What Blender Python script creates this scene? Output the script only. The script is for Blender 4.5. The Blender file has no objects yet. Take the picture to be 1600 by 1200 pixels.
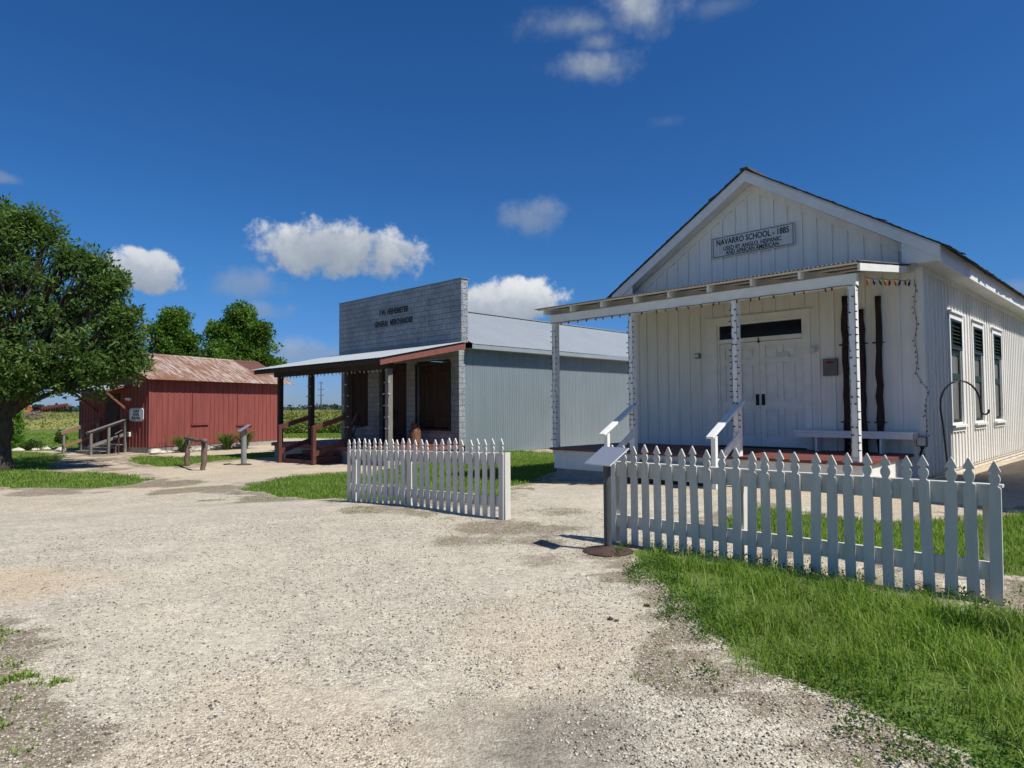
import bpy, math, random
import numpy as np
from math import sin, cos, radians, atan, pi, sqrt
from mathutils import Vector, Matrix
random.seed(7); RNG = np.random.default_rng(11)
scene = bpy.context.scene
COL = scene.collection

# ------------------------------------------------------------------ camera
F_PX, CAM_H, ROLL, PITCH = 1040.0, 1.5, radians(0.44), atan(37.5 / 1040)
cam = bpy.data.cameras.new('camera'); cam.sensor_width = 36; cam.lens = 36 * F_PX / 1600
cam.clip_start = .05; cam.clip_end = 12000
co = bpy.data.objects.new('camera', cam); COL.objects.link(co); scene.camera = co
Uv = Vector((0, -sin(PITCH), cos(PITCH))); Fv = Vector((0, cos(PITCH), sin(PITCH))); Xv = Vector((1, 0, 0))
Rt = cos(ROLL) * Xv - sin(ROLL) * Uv; Up = sin(ROLL) * Xv + cos(ROLL) * Uv
co.matrix_world = Matrix(((Rt.x, Up.x, -Fv.x, 0), (Rt.y, Up.y, -Fv.y, 0), (Rt.z, Up.z, -Fv.z, CAM_H), (0, 0, 0, 1)))

# ------------------------------------------------------------------ sun, sky, exposure
SUN_EL, SUN_X, SUN_Y = radians(54), .84, -.54
sun = bpy.data.lights.new('sun', 'SUN'); sun.energy = 4.9; sun.angle = radians(.5); sun.color = (1, .95, .87)
so = bpy.data.objects.new('sun', sun); COL.objects.link(so)
sdir = Vector((SUN_X * cos(SUN_EL), SUN_Y * cos(SUN_EL), sin(SUN_EL))).normalized()
so.rotation_euler = sdir.to_track_quat('Z', 'Y').to_euler(); so.location = (20, -10, 30)
scene.view_settings.view_transform = 'Standard'; scene.view_settings.look = 'None'
scene.view_settings.exposure = 0.25; scene.view_settings.gamma = 1
scene.cycles.max_bounces = 6; scene.cycles.transparent_max_bounces = 8
SKY_STRENGTH = .10

class NT:
    """small helper to write node trees"""
    def __init__(s, tree): s.t = tree; s.n = tree.nodes; s.l = tree.links
    def node(s, typ, ins=None, **kw):
        n = s.n.new(typ)
        for k, v in kw.items(): setattr(n, k, v)
        for k, v in (ins or {}).items(): s.put(n.inputs[k], v)
        return n
    def put(s, sock, v):
        if isinstance(v, bpy.types.NodeSocket): s.l.new(v, sock)
        else: sock.default_value = v
    def m(s, op, a, b=0.0, c=None, clamp=False):
        n = s.node('ShaderNodeMath', operation=op); n.use_clamp = clamp
        s.put(n.inputs[0], a); s.put(n.inputs[1], b)
        if c is not None: s.put(n.inputs[2], c)
        return n.outputs[0]
    def rng(s, v, a, b, c=0.0, d=1.0, smooth=True):
        n = s.node('ShaderNodeMapRange'); n.interpolation_type = 'SMOOTHSTEP' if smooth else 'LINEAR'
        for i, x in enumerate((v, a, b, c, d)): s.put(n.inputs[i], x)
        return n.outputs[0]
    def mix(s, f, a, b, mode='MIX'):
        n = s.node('ShaderNodeMix', data_type='RGBA', blend_type=mode)
        s.put(n.inputs[0], f)
        for i, x in ((6, a), (7, b)):
            s.put(n.inputs[i], x if isinstance(x, bpy.types.NodeSocket) else (*x, 1) if len(x) == 3 else x)
        return n.outputs[2]
    def noise(s, vec, scale, detail=4, rough=.55, out=0):
        n = s.node('ShaderNodeTexNoise', {'Scale': scale, 'Detail': detail, 'Roughness': rough})
        if vec is not None: s.l.new(vec, n.inputs['Vector'])
        return n.outputs[out]
    def scale(s, vec, sc, loc=(0, 0, 0)):
        n = s.node('ShaderNodeMapping'); s.l.new(vec, n.inputs[0]); n.inputs['Scale'].default_value = sc
        n.inputs['Location'].default_value = loc
        return n.outputs[0]
    def ramp(s, v, stops):
        n = s.node('ShaderNodeValToRGB'); e = n.color_ramp.elements
        while len(e) < len(stops): e.new(.5)
        for el, (p, c) in zip(e, stops): el.position = p; el.color = (*c, 1)
        s.put(n.inputs[0], v); return n.outputs[0]

def pix_dir(x, y):
    a, b = x - 800, y - 600
    d = Rt * a - Up * b + Fv * F_PX
    d.normalize(); return math.atan2(d.x, d.y), math.asin(d.z)

def build_world():
    w = bpy.data.worlds.new('World'); scene.world = w; w.use_nodes = True
    T = NT(w.node_tree); T.n.clear()
    sky = T.node('ShaderNodeTexSky', sky_type='NISHITA'); sky.sun_disc = False
    sky.sun_elevation = SUN_EL; sky.sun_rotation = math.atan2(SUN_X, SUN_Y); sky.altitude = 200
    sky.air_density = 1.0; sky.dust_density = .3; sky.ozone_density = 2.5
    hsv = T.node('ShaderNodeHueSaturation', {'Saturation': 1.18, 'Value': .95, 'Color': sky.outputs[0]})
    gen = T.node('ShaderNodeTexCoord').outputs['Generated']
    sep = T.node('ShaderNodeSeparateXYZ', {0: gen})
    az = T.m('ARCTAN2', sep.outputs[0], sep.outputs[1]); el = T.m('ARCSINE', sep.outputs[2])
    tint = T.mix(T.rng(el, .0, .22), (.30, .455, .9), (.29, .575, .86))
    skyc = T.mix(1.0, hsv.outputs[0], tint, 'MULTIPLY')     # deep clear blue of a dry summer sky
    n1 = T.noise(gen, 9, 9, .6); n2 = T.noise(gen, 26, 7, .62)
    bump = T.m('ADD', T.m('MULTIPLY', T.m('SUBTRACT', n1, .5), 1.5), T.m('MULTIPLY', T.m('SUBTRACT', n2, .5), 1.25))
    # x, y, half width, half height above, below, softness, brightness, opacity
    clouds = [(527, 392, 132, 62, 54, .4, 1.0, 1), (612, 392, 44, 26, 22, .4, .95, .9), (228, 432, 66, 48, 32, .3, .95, .95),
              (790, 478, 84, 48, 36, .34, 1.0, 1), (828, 342, 62, 36, 32, .9, .62, .55),
              (990, 14, 90, 64, 56, 1.3, .8, .95), (905, 38, 110, 40, 36, 1.4, .62, .85), (920, 102, 95, 40, 40, 1.2, .72, .9), (935, 66, 60, 30, 30, 1.4, .66, .8),
              (382, 448, 70, 40, 30, .9, .6, .5), (408, 487, 55, 24, 20, .9, .62, .5), (0, 278, 48, 14, 12, .9, .6, .5),
              (480, 552, 110, 28, 30, .8, .68, .6), (640, 520, 70, 22, 20, .9, .6, .4), (1590, 455, 60, 24, 22, 1.0, .6, .4), (1130, 10, 60, 22, 20, 1.2, .5, .3),
              (1040, 190, 40, 16, 16, 1.2, .5, .22), (300, 640, 300, 60, 20, .9, .66, .35)]
    dens = None; lit = None
    for (px, py, hw, ha, hb, soft, br, op) in clouds:
        a0, e0 = pix_dir(px, py); aw = abs(pix_dir(px + hw, py)[0] - a0)
        eu = pix_dir(px, py - ha)[1] - e0; ed = e0 - pix_dir(px, py + hb)[1]
        dx = T.m('DIVIDE', T.m('SUBTRACT', az, a0), aw)
        de = T.m('SUBTRACT', el, e0)
        dy = T.m('MAXIMUM', T.m('DIVIDE', de, eu), T.m('DIVIDE', de, -ed))
        r = T.m('SQRT', T.m('ADD', T.m('MULTIPLY', dx, dx), T.m('MULTIPLY', dy, dy)))
        v = T.m('ADD', T.m('SUBTRACT', 1.0, r), bump)
        d = T.m('MULTIPLY', T.rng(v, 0.0, soft), op)
        s = T.m('ADD', T.m('MULTIPLY', T.m('DIVIDE', de, eu), .5), T.m('MULTIPLY', bump, .55))
        s = T.m('MULTIPLY', T.rng(s, -.5, .55, .45, 1.0), br)
        s = T.m('MULTIPLY', s, d)
        dens = d if dens is None else T.m('MAXIMUM', dens, d)
        lit = s if lit is None else T.m('MAXIMUM', lit, s)
    # unseen broken cumulus added behind the camera as fill light for the facades
    back = T.rng(sep.outputs[1], .1, -.5); hi = T.rng(el, .05, .25)
    bd = T.m('MULTIPLY', T.m('MULTIPLY', T.rng(T.noise(gen, 4.5, 8, .58), .55, .68), back), hi)
    dens = T.m('MAXIMUM', dens, bd); lit = T.m('MAXIMUM', lit, T.m('MULTIPLY', bd, .95))
    val = T.m('DIVIDE', lit, T.m('MAXIMUM', dens, .001))
    cc = T.ramp(val, [(0, (1.5, 2.1, 3.0)), (.5, (2.5, 3.0, 3.7)), (.8, (4.0, 4.4, 5.0)), (1, (6.6, 6.8, 7.0))])
    # clouds fade into the sky low over the horizon
    colr = T.mix(dens, skyc, cc)
    bg = T.node('ShaderNodeBackground', {'Color': colr, 'Strength': SKY_STRENGTH})
    out = T.node('ShaderNodeOutputWorld', {'Surface': bg.outputs[0]})
build_world()

# ------------------------------------------------------------------ helpers
class MB:
    def __init__(s): s.v = []; s.f = []
    def add(s, vs, fs):
        o = len(s.v); s.v += [tuple(v) for v in vs]; s.f += [tuple(i + o for i in f) for f in fs]; return s
    def box(s, x0, x1, y0, y1, z0, z1):
        x0, x1 = sorted((x0, x1)); y0, y1 = sorted((y0, y1)); z0, z1 = sorted((z0, z1))
        return s.add([(x0, y0, z0), (x1, y0, z0), (x1, y1, z0), (x0, y1, z0), (x0, y0, z1), (x1, y0, z1), (x1, y1, z1), (x0, y1, z1)],
                     [(0, 3, 2, 1), (4, 5, 6, 7), (0, 1, 5, 4), (1, 2, 6, 5), (2, 3, 7, 6), (3, 0, 4, 7)])
    def bar(s, p, q, w, h, up=(0, 0, 1)):
        p, q = Vector(p), Vector(q); d = (q - p).normalized(); up = Vector(up)
        side = d.cross(up).normalized(); u = side.cross(d).normalized(); vs = []
        for c in (p, q):
            for a, b in ((-1, -1), (1, -1), (1, 1), (-1, 1)): vs.append(c + side * a * w / 2 + u * b * h / 2)
        return s.add(vs, [(0, 1, 2, 3), (7, 6, 5, 4), (0, 4, 5, 1), (1, 5, 6, 2), (2, 6, 7, 3), (3, 7, 4, 0)])
    def prism(s, poly, fn, t0, t1):
        """polygon of (a,b); fn(a,b,t) -> point"""
        n = len(poly); vs = [fn(a, b, t0) for a, b in poly] + [fn(a, b, t1) for a, b in poly]
        fs = [tuple(range(n))[::-1], tuple(range(n, 2 * n))] + [(i, (i + 1) % n, (i + 1) % n + n, i + n) for i in range(n)]
        return s.add(vs, fs)
    def tube(s, pts, rad, n=8, cap=True, jit=0):
        pts = [Vector(p) for p in pts]; rad = rad if hasattr(rad, '__len__') else [rad] * len(pts)
        vs, fs = [], []
        ref = Vector((0, 0, 1)) if abs((pts[-1] - pts[0]).normalized().z) < .9 else Vector((1, 0, 0))
        for i, p in enumerate(pts):
            d = (pts[min(i + 1, len(pts) - 1)] - pts[max(i - 1, 0)]).normalized()
            a = d.cross(ref).normalized(); b = a.cross(d)
            for k in range(n):
                t = 2 * pi * k / n; r = rad[i] * (1 + random.uniform(-jit, jit))
                vs.append(p + a * cos(t) * r + b * sin(t) * r)
        for i in range(len(pts) - 1):
            for k in range(n):
                fs.append((i * n + k, i * n + (k + 1) % n, (i + 1) * n + (k + 1) % n, (i + 1) * n + k))
        if cap: fs += [tuple(range(n))[::-1], tuple(range((len(pts) - 1) * n, len(pts) * n))]
        return s.add(vs, fs)
    def lathe(s, prof, c=(0, 0, 0), n=24):
        vs, fs = [], []
        for r, z in prof:
            for k in range(n): vs.append((c[0] + r * cos(2 * pi * k / n), c[1] + r * sin(2 * pi * k / n), c[2] + z))
        for i in range(len(prof) - 1):
            for k in range(n): fs.append((i * n + k, i * n + (k + 1) % n, (i + 1) * n + (k + 1) % n, (i + 1) * n + k))
        fs += [tuple(range(n))[::-1], tuple(range((len(prof) - 1) * n, len(prof) * n))]
        return s.add(vs, fs)
    def corr(s, P, a, La, b, Lb, n, pitch, amp, per=6, rows=2, shape=None):
        P, a, b, n = Vector(P), Vector(a), Vector(b), Vector(n)
        N = int(La / pitch * per); vs, fs = [], []
        for j in range(rows):
            for i in range(N + 1):
                t = i * La / N; ph = (t / pitch) % 1
                h = (sin(2 * pi * ph) if shape is None else shape(ph)) * amp
                vs.append(P + a * t + b * (Lb * j / (rows - 1)) + n * h)
        for j in range(rows - 1):
            for i in range(N): fs.append((j * (N + 1) + i, j * (N + 1) + i + 1, (j + 1) * (N + 1) + i + 1, (j + 1) * (N + 1) + i))
        return s.add(vs, fs)
    def mesh(s, name):
        me = bpy.data.meshes.new(name); me.from_pydata([tuple(v) for v in s.v], [], s.f); me.update(); return me
    def build(s, name, m, parent=None, bevel=0, smooth=False, solid=0):
        me = s.mesh(name); me.materials.append(m)
        if smooth: me.shade_smooth()
        o = bpy.data.objects.new(name, me); COL.objects.link(o)
        if parent: o.parent = parent
        if solid:
            md = o.modifiers.new('s', 'SOLIDIFY'); md.thickness = solid; md.offset = 0
        if bevel:
            md = o.modifiers.new('b', 'BEVEL'); md.width = bevel; md.segments = 1; md.limit_method = 'ANGLE'; md.angle_limit = radians(50)
        return o

def tag(o, label=None, cat=None, group=None, kind=None):
    if label: o['label'] = label
    if cat: o['category'] = cat
    if group: o['group'] = group
    if kind: o['kind'] = kind
    return o
def thing(name, label, cat, loc=(0, 0, 0), rz=0, group=None):
    o = bpy.data.objects.new(name, None); COL.objects.link(o); o.empty_display_size = .2
    o.location = loc; o.rotation_euler = (0, 0, rz); return tag(o, label, cat, group)
def copy_part(src, parent, name=None):
    c = src.copy(); COL.objects.link(c); c.parent = parent; return c
def np_mesh(name, V, Fq, m, attrs=None, smooth=False):
    """V (n,3); Fq list of (m,k) index arrays"""
    me = bpy.data.meshes.new(name); me.vertices.add(len(V)); me.vertices.foreach_set('co', np.asarray(V, np.float32).ravel())
    loops = np.concatenate([f.ravel() for f in Fq]); tot = np.concatenate([np.full(len(f), f.shape[1]) for f in Fq])
    me.loops.add(len(loops)); me.loops.foreach_set('vertex_index', loops.astype(np.int32))
    me.polygons.add(len(tot)); st = np.concatenate([[0], np.cumsum(tot)[:-1]])
    me.polygons.foreach_set('loop_start', st.astype(np.int32)); me.polygons.foreach_set('loop_total', tot.astype(np.int32))
    for k, a in (attrs or {}).items():
        at = me.attributes.new(k, 'FLOAT', 'POINT'); at.data.foreach_set('value', np.asarray(a, np.float32))
    me.update(); me.validate(); me.materials.append(m)
    if smooth: me.shade_smooth()
    o = bpy.data.objects.new(name, me); COL.objects.link(o); return o
def text_mesh(name, txt, size, m, parent, loc, rot, width=None, bold=0.0, depth=.002, align='CENTER', sx=1.0):
    cu = bpy.data.curves.new(name, 'FONT'); cu.body = txt; cu.size = size; cu.align_x = align; cu.align_y = 'CENTER'
    cu.extrude = depth; cu.offset = bold; cu.resolution_u = 3
    t = bpy.data.objects.new('tmp', cu); COL.objects.link(t); bpy.context.view_layer.update()
    me = bpy.data.meshes.new_from_object(t.evaluated_get(bpy.context.evaluated_depsgraph_get()))
    bpy.data.objects.remove(t); me.name = name
    xs = [v.co.x for v in me.vertices]; w = max(xs) - min(xs); k = (width / w) if width else sx
    for v in me.vertices: v.co.x *= k
    me.materials.clear(); me.materials.append(m)
    o = bpy.data.objects.new(name, me); COL.objects.link(o); o.parent = parent; o.location = loc; o.rotation_euler = rot
    return o

# ------------------------------------------------------------------ materials
MATS = {}
def mat(name, col, col2=None, rough=.6, metal=0.0, nscale=(3, 3, 3), namt=(.35, .7), bump=.15, bscale=(40, 40, 40), bdist=.003,
        fleck=None, fscale=30, fthr=(.62, .7), spec=.3, stretch=None):
    m = bpy.data.materials.new(name); m.use_nodes = True; T = NT(m.node_tree); T.n.clear()
    oc = T.node('ShaderNodeTexCoord').outputs['Object']
    rnd = T.node('ShaderNodeObjectInfo').outputs['Random']
    col2 = col2 or tuple(c * .8 for c in col)
    n1 = T.noise(T.scale(oc, nscale), 1, 6, .6)
    c = T.mix(T.rng(n1, namt[0], namt[1]), col, col2)
    n3 = T.noise(oc, .8, 3)
    c = T.mix(T.m('MULTIPLY', T.rng(n3, .35, .7), .25), c, tuple(x * .72 for x in col))
    if fleck:
        n2 = T.noise(T.scale(oc, (fscale,) * 3 if not hasattr(fscale, '__len__') else fscale), 1, 5, .65)
        c = T.mix(T.rng(n2, fthr[0], fthr[1]), c, fleck)
    v = T.m('ADD', .93, T.m('MULTIPLY', rnd, .12))
    c = T.mix(1.0, c, T.node('ShaderNodeCombineColor', {0: v, 1: v, 2: v}).outputs[0], 'MULTIPLY')
    nb = T.noise(T.scale(oc, bscale), 1, 5, .6)
    b = T.node('ShaderNodeBump', {'Strength': bump, 'Distance': bdist, 'Height': nb})
    rr = T.rng(n1, .2, .8, max(rough - .1, .05), min(rough + .12, 1))
    p = T.node('ShaderNodeBsdfPrincipled', {'Base Color': c, 'Roughness': rr, 'Metallic': metal, 'Normal': b.outputs[0], 'Specular IOR Level': spec})
    T.node('ShaderNodeOutputMaterial', {'Surface': p.outputs[0]})
    MATS[name] = m; return m
white = mat('white_paint', (.85, .84, .80), (.77, .76, .72), .55, nscale=(9, 9, .8), bump=.12, bscale=(40, 40, 4), bdist=.002, fleck=(.5, .48, .44), fscale=(26, 26, 4), fthr=(.70, .78))
white2 = mat('white_trim', (.82, .82, .80), (.74, .74, .72), .5, nscale=(5, 5, 5), bump=.2, bscale=(40, 40, 40), bdist=.002)
fencew = mat('fence_paint', (.63, .61, .55), (.55, .53, .47), .6, nscale=(14, 14, 2.5), bump=.3, bscale=(80, 80, 8), bdist=.003, fleck=(.36, .33, .28), fscale=(30, 30, 9), fthr=(.64, .72))
redfloor = mat('red_floor_paint', (.20, .065, .05), (.14, .05, .04), .6, nscale=(2, 9, 9), bump=.3, bscale=(6, 60, 60), fleck=(.3, .2, .17), fscale=(8, 30, 30), fthr=(.66, .74))
concrete = mat('concrete', (.36, .34, .31), (.25, .24, .22), .85, nscale=(4, 4, 6), bump=.4, bscale=(30, 30, 30), bdist=.006)
black = mat('black_iron', (.02, .02, .02), (.03, .028, .026), .45, metal=.4)
wire = mat('dark_wire', (.012, .02, .015), None, .5)
glassd = mat('dark_glass', (.008, .008, .009), (.012, .012, .012), .12, bump=.03, bscale=(2, 2, 2), spec=.22)
tin = mat('galvanised_metal', (.30, .355, .385), (.235, .285, .315), .45, metal=.4, nscale=(9, 9, .35), bump=.08, bscale=(20, 20, 6))
tinroof = mat('galvanised_roof', (.42, .46, .475), (.35, .385, .40), .42, metal=.4, nscale=(1.2, 1.2, 3), bump=.05)
shade_tin = mat('old_corrugated_iron', (.15, .145, .145), (.12, .085, .07), .6, metal=.3, nscale=(3, 1, 3), fleck=(.2, .1, .06), fscale=9)
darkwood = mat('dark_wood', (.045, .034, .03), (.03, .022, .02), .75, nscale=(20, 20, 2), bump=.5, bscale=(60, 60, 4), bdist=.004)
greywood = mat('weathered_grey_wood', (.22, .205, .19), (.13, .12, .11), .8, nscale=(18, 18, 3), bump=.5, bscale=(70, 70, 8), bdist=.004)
tanwood = mat('fresh_tan_wood', (.28, .16, .085), (.18, .11, .07), .7, nscale=(20, 20, 4), bump=.3)
brownwood = mat('brown_door_planks', (.05, .026, .018), (.03, .016, .012), .7, nscale=(16, 16, 1), bump=.5, bscale=(60, 60, 3), bdist=.004)
redtrim = mat('red_trim_paint', (.24, .085, .07), (.17, .06, .05), .65, nscale=(6, 12, 12), bump=.4, bscale=(10, 50, 50), fleck=(.34, .24, .2), fscale=(14, 30, 30))
redrail = mat('dark_red_rail', (.12, .04, .032), (.085, .03, .026), .65, nscale=(6, 6, 6), bump=.3)
barn = mat('barn_red_boards', (.25, .066, .056), (.185, .05, .043), .75, nscale=(7, 7, .6), bump=.5, bscale=(50, 50, 3), bdist=.005, fleck=(.33, .13, .11), fscale=(20, 20, 2.5), fthr=(.64, .78))
log = mat('dark_cedar_log', (.045, .026, .022), (.02, .013, .012), .85, nscale=(22, 22, 3), bump=.9, bscale=(45, 45, 6), bdist=.012)
log2 = mat('weathered_log', (.19, .13, .10), (.09, .06, .05), .85, nscale=(22, 22, 4), bump=.9, bscale=(45, 45, 6), bdist=.012)
steel = mat('brushed_panel_metal', (.55, .58, .60), (.48, .5, .52), .35, metal=.6, bump=.05)
postgrey = mat('dark_grey_post', (.07, .08, .08), (.10, .10, .095), .55, metal=.3, nscale=(6, 6, 6))
postlight = mat('grey_post', (.24, .24, .245), (.19, .19, .19), .7)
rustbase = mat('rusty_steel', (.06, .036, .03), (.095, .058, .045), .8, nscale=(8, 8, 8), bump=.4)
rustcan = mat('rusty_can', (.20, .10, .06), (.11, .055, .04), .7, metal=.2, nscale=(7, 7, 7), bump=.3)
green = mat('dark_green_paint', (.018, .038, .036), (.013, .028, .026), .45, nscale=(8, 8, 8))
curtain = mat('window_screen', (.17, .165, .155), (.12, .115, .11), .35, nscale=(4, 4, .8), spec=.5)
boxgrey = mat('grey_box_paint', (.17, .16, .15), (.13, .125, .12), .5)
redlab = mat('red_label', (.22, .015, .02), None, .5)
signw = mat('sign_white', (.66, .66, .66), (.6, .6, .6), .45, bump=.05)
ink = mat('sign_ink', (.012, .012, .015), None, .6)
oldink = mat('faded_sign_ink', (.018, .02, .024), (.05, .055, .06), .7, nscale=(9, 9, 9), fleck=(.2, .22, .24), fscale=22, fthr=(.58, .66))
stone = mat('white_stone', (.60, .56, .48), (.44, .40, .33), .85, nscale=(7, 7, 7), bump=.6, bscale=(25, 25, 25), bdist=.01)
orange = mat('orange_machine_paint', (.66, .26, .08), (.5, .17, .06), .6, nscale=(2, 2, 2))
rubber = mat('black_rubber', (.02, .02, .02), None, .8)
bark = mat('tree_bark', (.075, .062, .05), (.035, .03, .025), .9, nscale=(9, 9, 2.5), bump=1.0, bscale=(14, 14, 4), bdist=.04)
poleg = mat('far_pole_steel', (.05, .05, .05), None, .7)
slate = mat('dark_slate_boards', (.045, .05, .055), (.03, .034, .038), .7)
ply = mat('skirt_tin', (.62, .58, .50), (.45, .38, .30), .55, metal=.1, nscale=(4, 4, 4), fleck=(.3, .2, .13), fscale=8)
BULBS = [mat('bulb_' + n, c, None, .2, bump=0) for n, c in (('red', (.16, .015, .012)), ('blue', (.01, .025, .25)), ('green', (.008, .11, .05)), ('orange', (.42, .13, .01)), ('dark', (.03, .02, .02)))]
bulbw = mat('bulb_clear', (.5, .5, .48), None, .15, bump=0, spec=.6)

def special_mats():
    global facade, rustroof, shrubm, shingle, leafm, leaf2, leaf3, grassm, gravelstone, evergr, cropm
    # stamped block sheet metal: courses and joints from a brick pattern, rough face from noise
    m = bpy.data.materials.new('stamped_block_metal'); m.use_nodes = True; T = NT(m.node_tree); T.n.clear(); facade = m
    oc = T.node('ShaderNodeTexCoord').outputs['Object']; sp = T.node('ShaderNodeSeparateXYZ', {0: oc})
    v = T.node('ShaderNodeCombineXYZ', {0: T.m('ADD', sp.outputs[0], sp.outputs[1]), 1: sp.outputs[2]}).outputs[0]
    br = T.node('ShaderNodeTexBrick', {'Vector': v, 'Scale': 1.0, 'Mortar Size': .012, 'Mortar Smooth': .6, 'Brick Width': .42, 'Row Height': .2, 'Color1': (1, 1, 1, 1), 'Color2': (.8, .8, .8, 1), 'Mortar': (0, 0, 0, 1)})
    n = T.noise(v, 16, 5, .65); n2 = T.noise(v, 1.1, 4, .6); n3 = T.noise(T.scale(v, (7, 12, 1)), 1, 6, .7)
    h = T.m('ADD', T.m('MULTIPLY', n, .7), T.m('MULTIPLY', T.m('SUBTRACT', 1.0, br.outputs['Fac']), .6))
    b = T.node('ShaderNodeBump', {'Strength': 1.0, 'Distance': .07, 'Height': h})
    c = T.mix(T.rng(n2, .35, .65), (.25, .275, .295), (.36, .385, .41))
    c = T.mix(T.m('MULTIPLY', br.outputs['Fac'], .4), c, (.09, .10, .115))
    c = T.mix(T.rng(n3, .55, .70, 0, .7), c, (.09, .10, .115))
    c = T.mix(T.m('MULTIPLY', T.rng(n3, .36, .28), T.rng(n2, .5, .6)), c, (.62, .62, .6))
    p = T.node('ShaderNodeBsdfPrincipled', {'Base Color': c, 'Roughness': .5, 'Metallic': .25, 'Normal': b.outputs[0]})
    T.node('ShaderNodeOutputMaterial', {'Surface': p.outputs[0]})
    # rusty corrugated roof: rust with pale streaks down the slope (local x)
    m = bpy.data.materials.new('rusty_roof'); m.use_nodes = True; T = NT(m.node_tree); T.n.clear(); rustroof = m
    oc = T.node('ShaderNodeTexCoord').outputs['Object']; sp = T.node('ShaderNodeSeparateXYZ', {0: oc})
    n1 = T.noise(T.scale(oc, (1.1, 9, 1)), 1, 8, .7); n2 = T.noise(oc, .55, 4, .6); n4 = T.noise(oc, 9, 4, .6)
    pale = T.m('MULTIPLY', T.rng(n1, .44, .58, 0, .85), T.rng(n2, .34, .54))
    newer = T.m('GREATER_THAN', T.m('ADD', sp.outputs[1], T.m('MULTIPLY', sp.outputs[0], .0)), 6.9)
    up = T.m('LESS_THAN', sp.outputs[0], -.75)
    patch = T.m('MULTIPLY', newer, up)
    c = T.mix(T.rng(n4, .3, .7), (.155, .065, .038), (.23, .11, .062))
    c = T.mix(pale, c, (.43, .385, .345)); c = T.mix(patch, c, (.13, .05, .04))
    p = T.node('ShaderNodeBsdfPrincipled', {'Base Color': c, 'Roughness': .7})
    T.node('ShaderNodeOutputMaterial', {'Surface': p.outputs[0]})
    shingle = mat('wood_shingle', (.065, .055, .05), (.16, .12, .10), .9, nscale=(3, 7, 3), bump=.6, bscale=(6, 40, 6), bdist=.006)
    def leaf(name, a, b, c3, tr=.35, rough=.45):
        m = bpy.data.materials.new(name); m.use_nodes = True; T = NT(m.node_tree); T.n.clear()
        r = T.node('ShaderNodeAttribute', attribute_name='rnd').outputs['Fac']
        oc = T.node('ShaderNodeTexCoord').outputs['Object']
        cl = T.rng(T.noise(oc, .9, 3), .35, .65)
        if name == 'grass_blades': r = T.m('ADD', r, T.m('MULTIPLY', T.m('SUBTRACT', T.noise(oc, 1.6, 4), .5), 1.1), clamp=True)
        c = T.ramp(r, [(0, a), (.5, b), (1, c3)])
        c = T.mix(T.m('MULTIPLY', cl, .45), c, tuple(x * .55 for x in a))
        p = T.node('ShaderNodeBsdfPrincipled', {'Base Color': c, 'Roughness': rough, 'Specular IOR Level': .2})
        t = T.node('ShaderNodeBsdfTranslucent', {'Color': T.mix(.5, c, (.16, .28, .03))})
        mx = T.node('ShaderNodeMixShader', {0: tr, 1: p.outputs[0], 2: t.outputs[0]})
        T.node('ShaderNodeOutputMaterial', {'Surface': mx.outputs[0]}); return m
    leafm = leaf('oak_leaves', (.045, .096, .023), (.09, .165, .036), (.20, .29, .085), .38)
    leaf2 = leaf('bright_leaves', (.06, .14, .02), (.105, .215, .03), (.19, .31, .06), .4)
    shrubm = leaf('shrub_leaves', (.045, .09, .018), (.07, .13, .022), (.11, .18, .035), .3)
    leaf3 = leaf('lily_leaves', (.06, .11, .018), (.09, .15, .028), (.17, .22, .05), .3)
    evergr = leaf('evergreen_sprays', (.08, .20, .02), (.13, .29, .025), (.19, .36, .035), .4)
    grassm = leaf('grass_blades', (.15, .28, .03), (.26, .41, .05), (.50, .50, .18), .5)
    cropm = leaf('field_crop_leaves', (.17, .22, .055), (.26, .28, .075), (.42, .33, .10), .4)
    m = bpy.data.materials.new('limestone_chips'); m.use_nodes = True; T = NT(m.node_tree); T.n.clear(); gravelstone = m
    r = T.node('ShaderNodeAttribute', attribute_name='rnd').outputs['Fac']
    c = T.ramp(r, [(0, (.07, .06, .055)), (.14, (.20, .175, .15)), (.4, (.42, .373, .29)), (.75, (.53, .483, .39)), (1, (.62, .575, .48))])
    p = T.node('ShaderNodeBsdfPrincipled', {'Base Color': c, 'Roughness': .85, 'Specular IOR Level': .2})
    T.node('ShaderNodeOutputMaterial', {'Surface': p.outputs[0]})
special_mats()

# ------------------------------------------------------------------ terrain
def sstep(a, b, t):
    t = np.clip((t - a) / (b - a), 0, 1); return t * t * (3 - 2 * t)
SCH = (8.15, 13.13, radians(45.3)); STO = (-1.92, 23.84, radians(44)); SHE = (-16.51, 30.28, radians(25.5))
def local(fr, x, y):
    X, Y = x - fr[0], y - fr[1]; a = fr[2]
    return X * cos(a) - Y * sin(a), X * sin(a) + Y * cos(a)       # (to the right along the front, back)
def world(fr, lx, ly):
    a = fr[2]; return fr[0] + lx * cos(a) + ly * sin(a), fr[1] - lx * sin(a) + ly * cos(a)
def gz(x, y):
    x = np.asarray(x, float); y = np.asarray(y, float); s = y - .45 * x
    z = -.28 * sstep(10.5, 16.5, s) - .15 * sstep(16, 32, s)
    lx, ly = local(STO, x, y)
    z = z + .20 * sstep(2.0, .4, lx) * sstep(-1.2, -.1, lx) * sstep(.5, 2, ly) * sstep(22, 18, ly)   # bed banked against the tin wall
    return z
def gzf(x, y): return float(gz(x, y))
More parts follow.
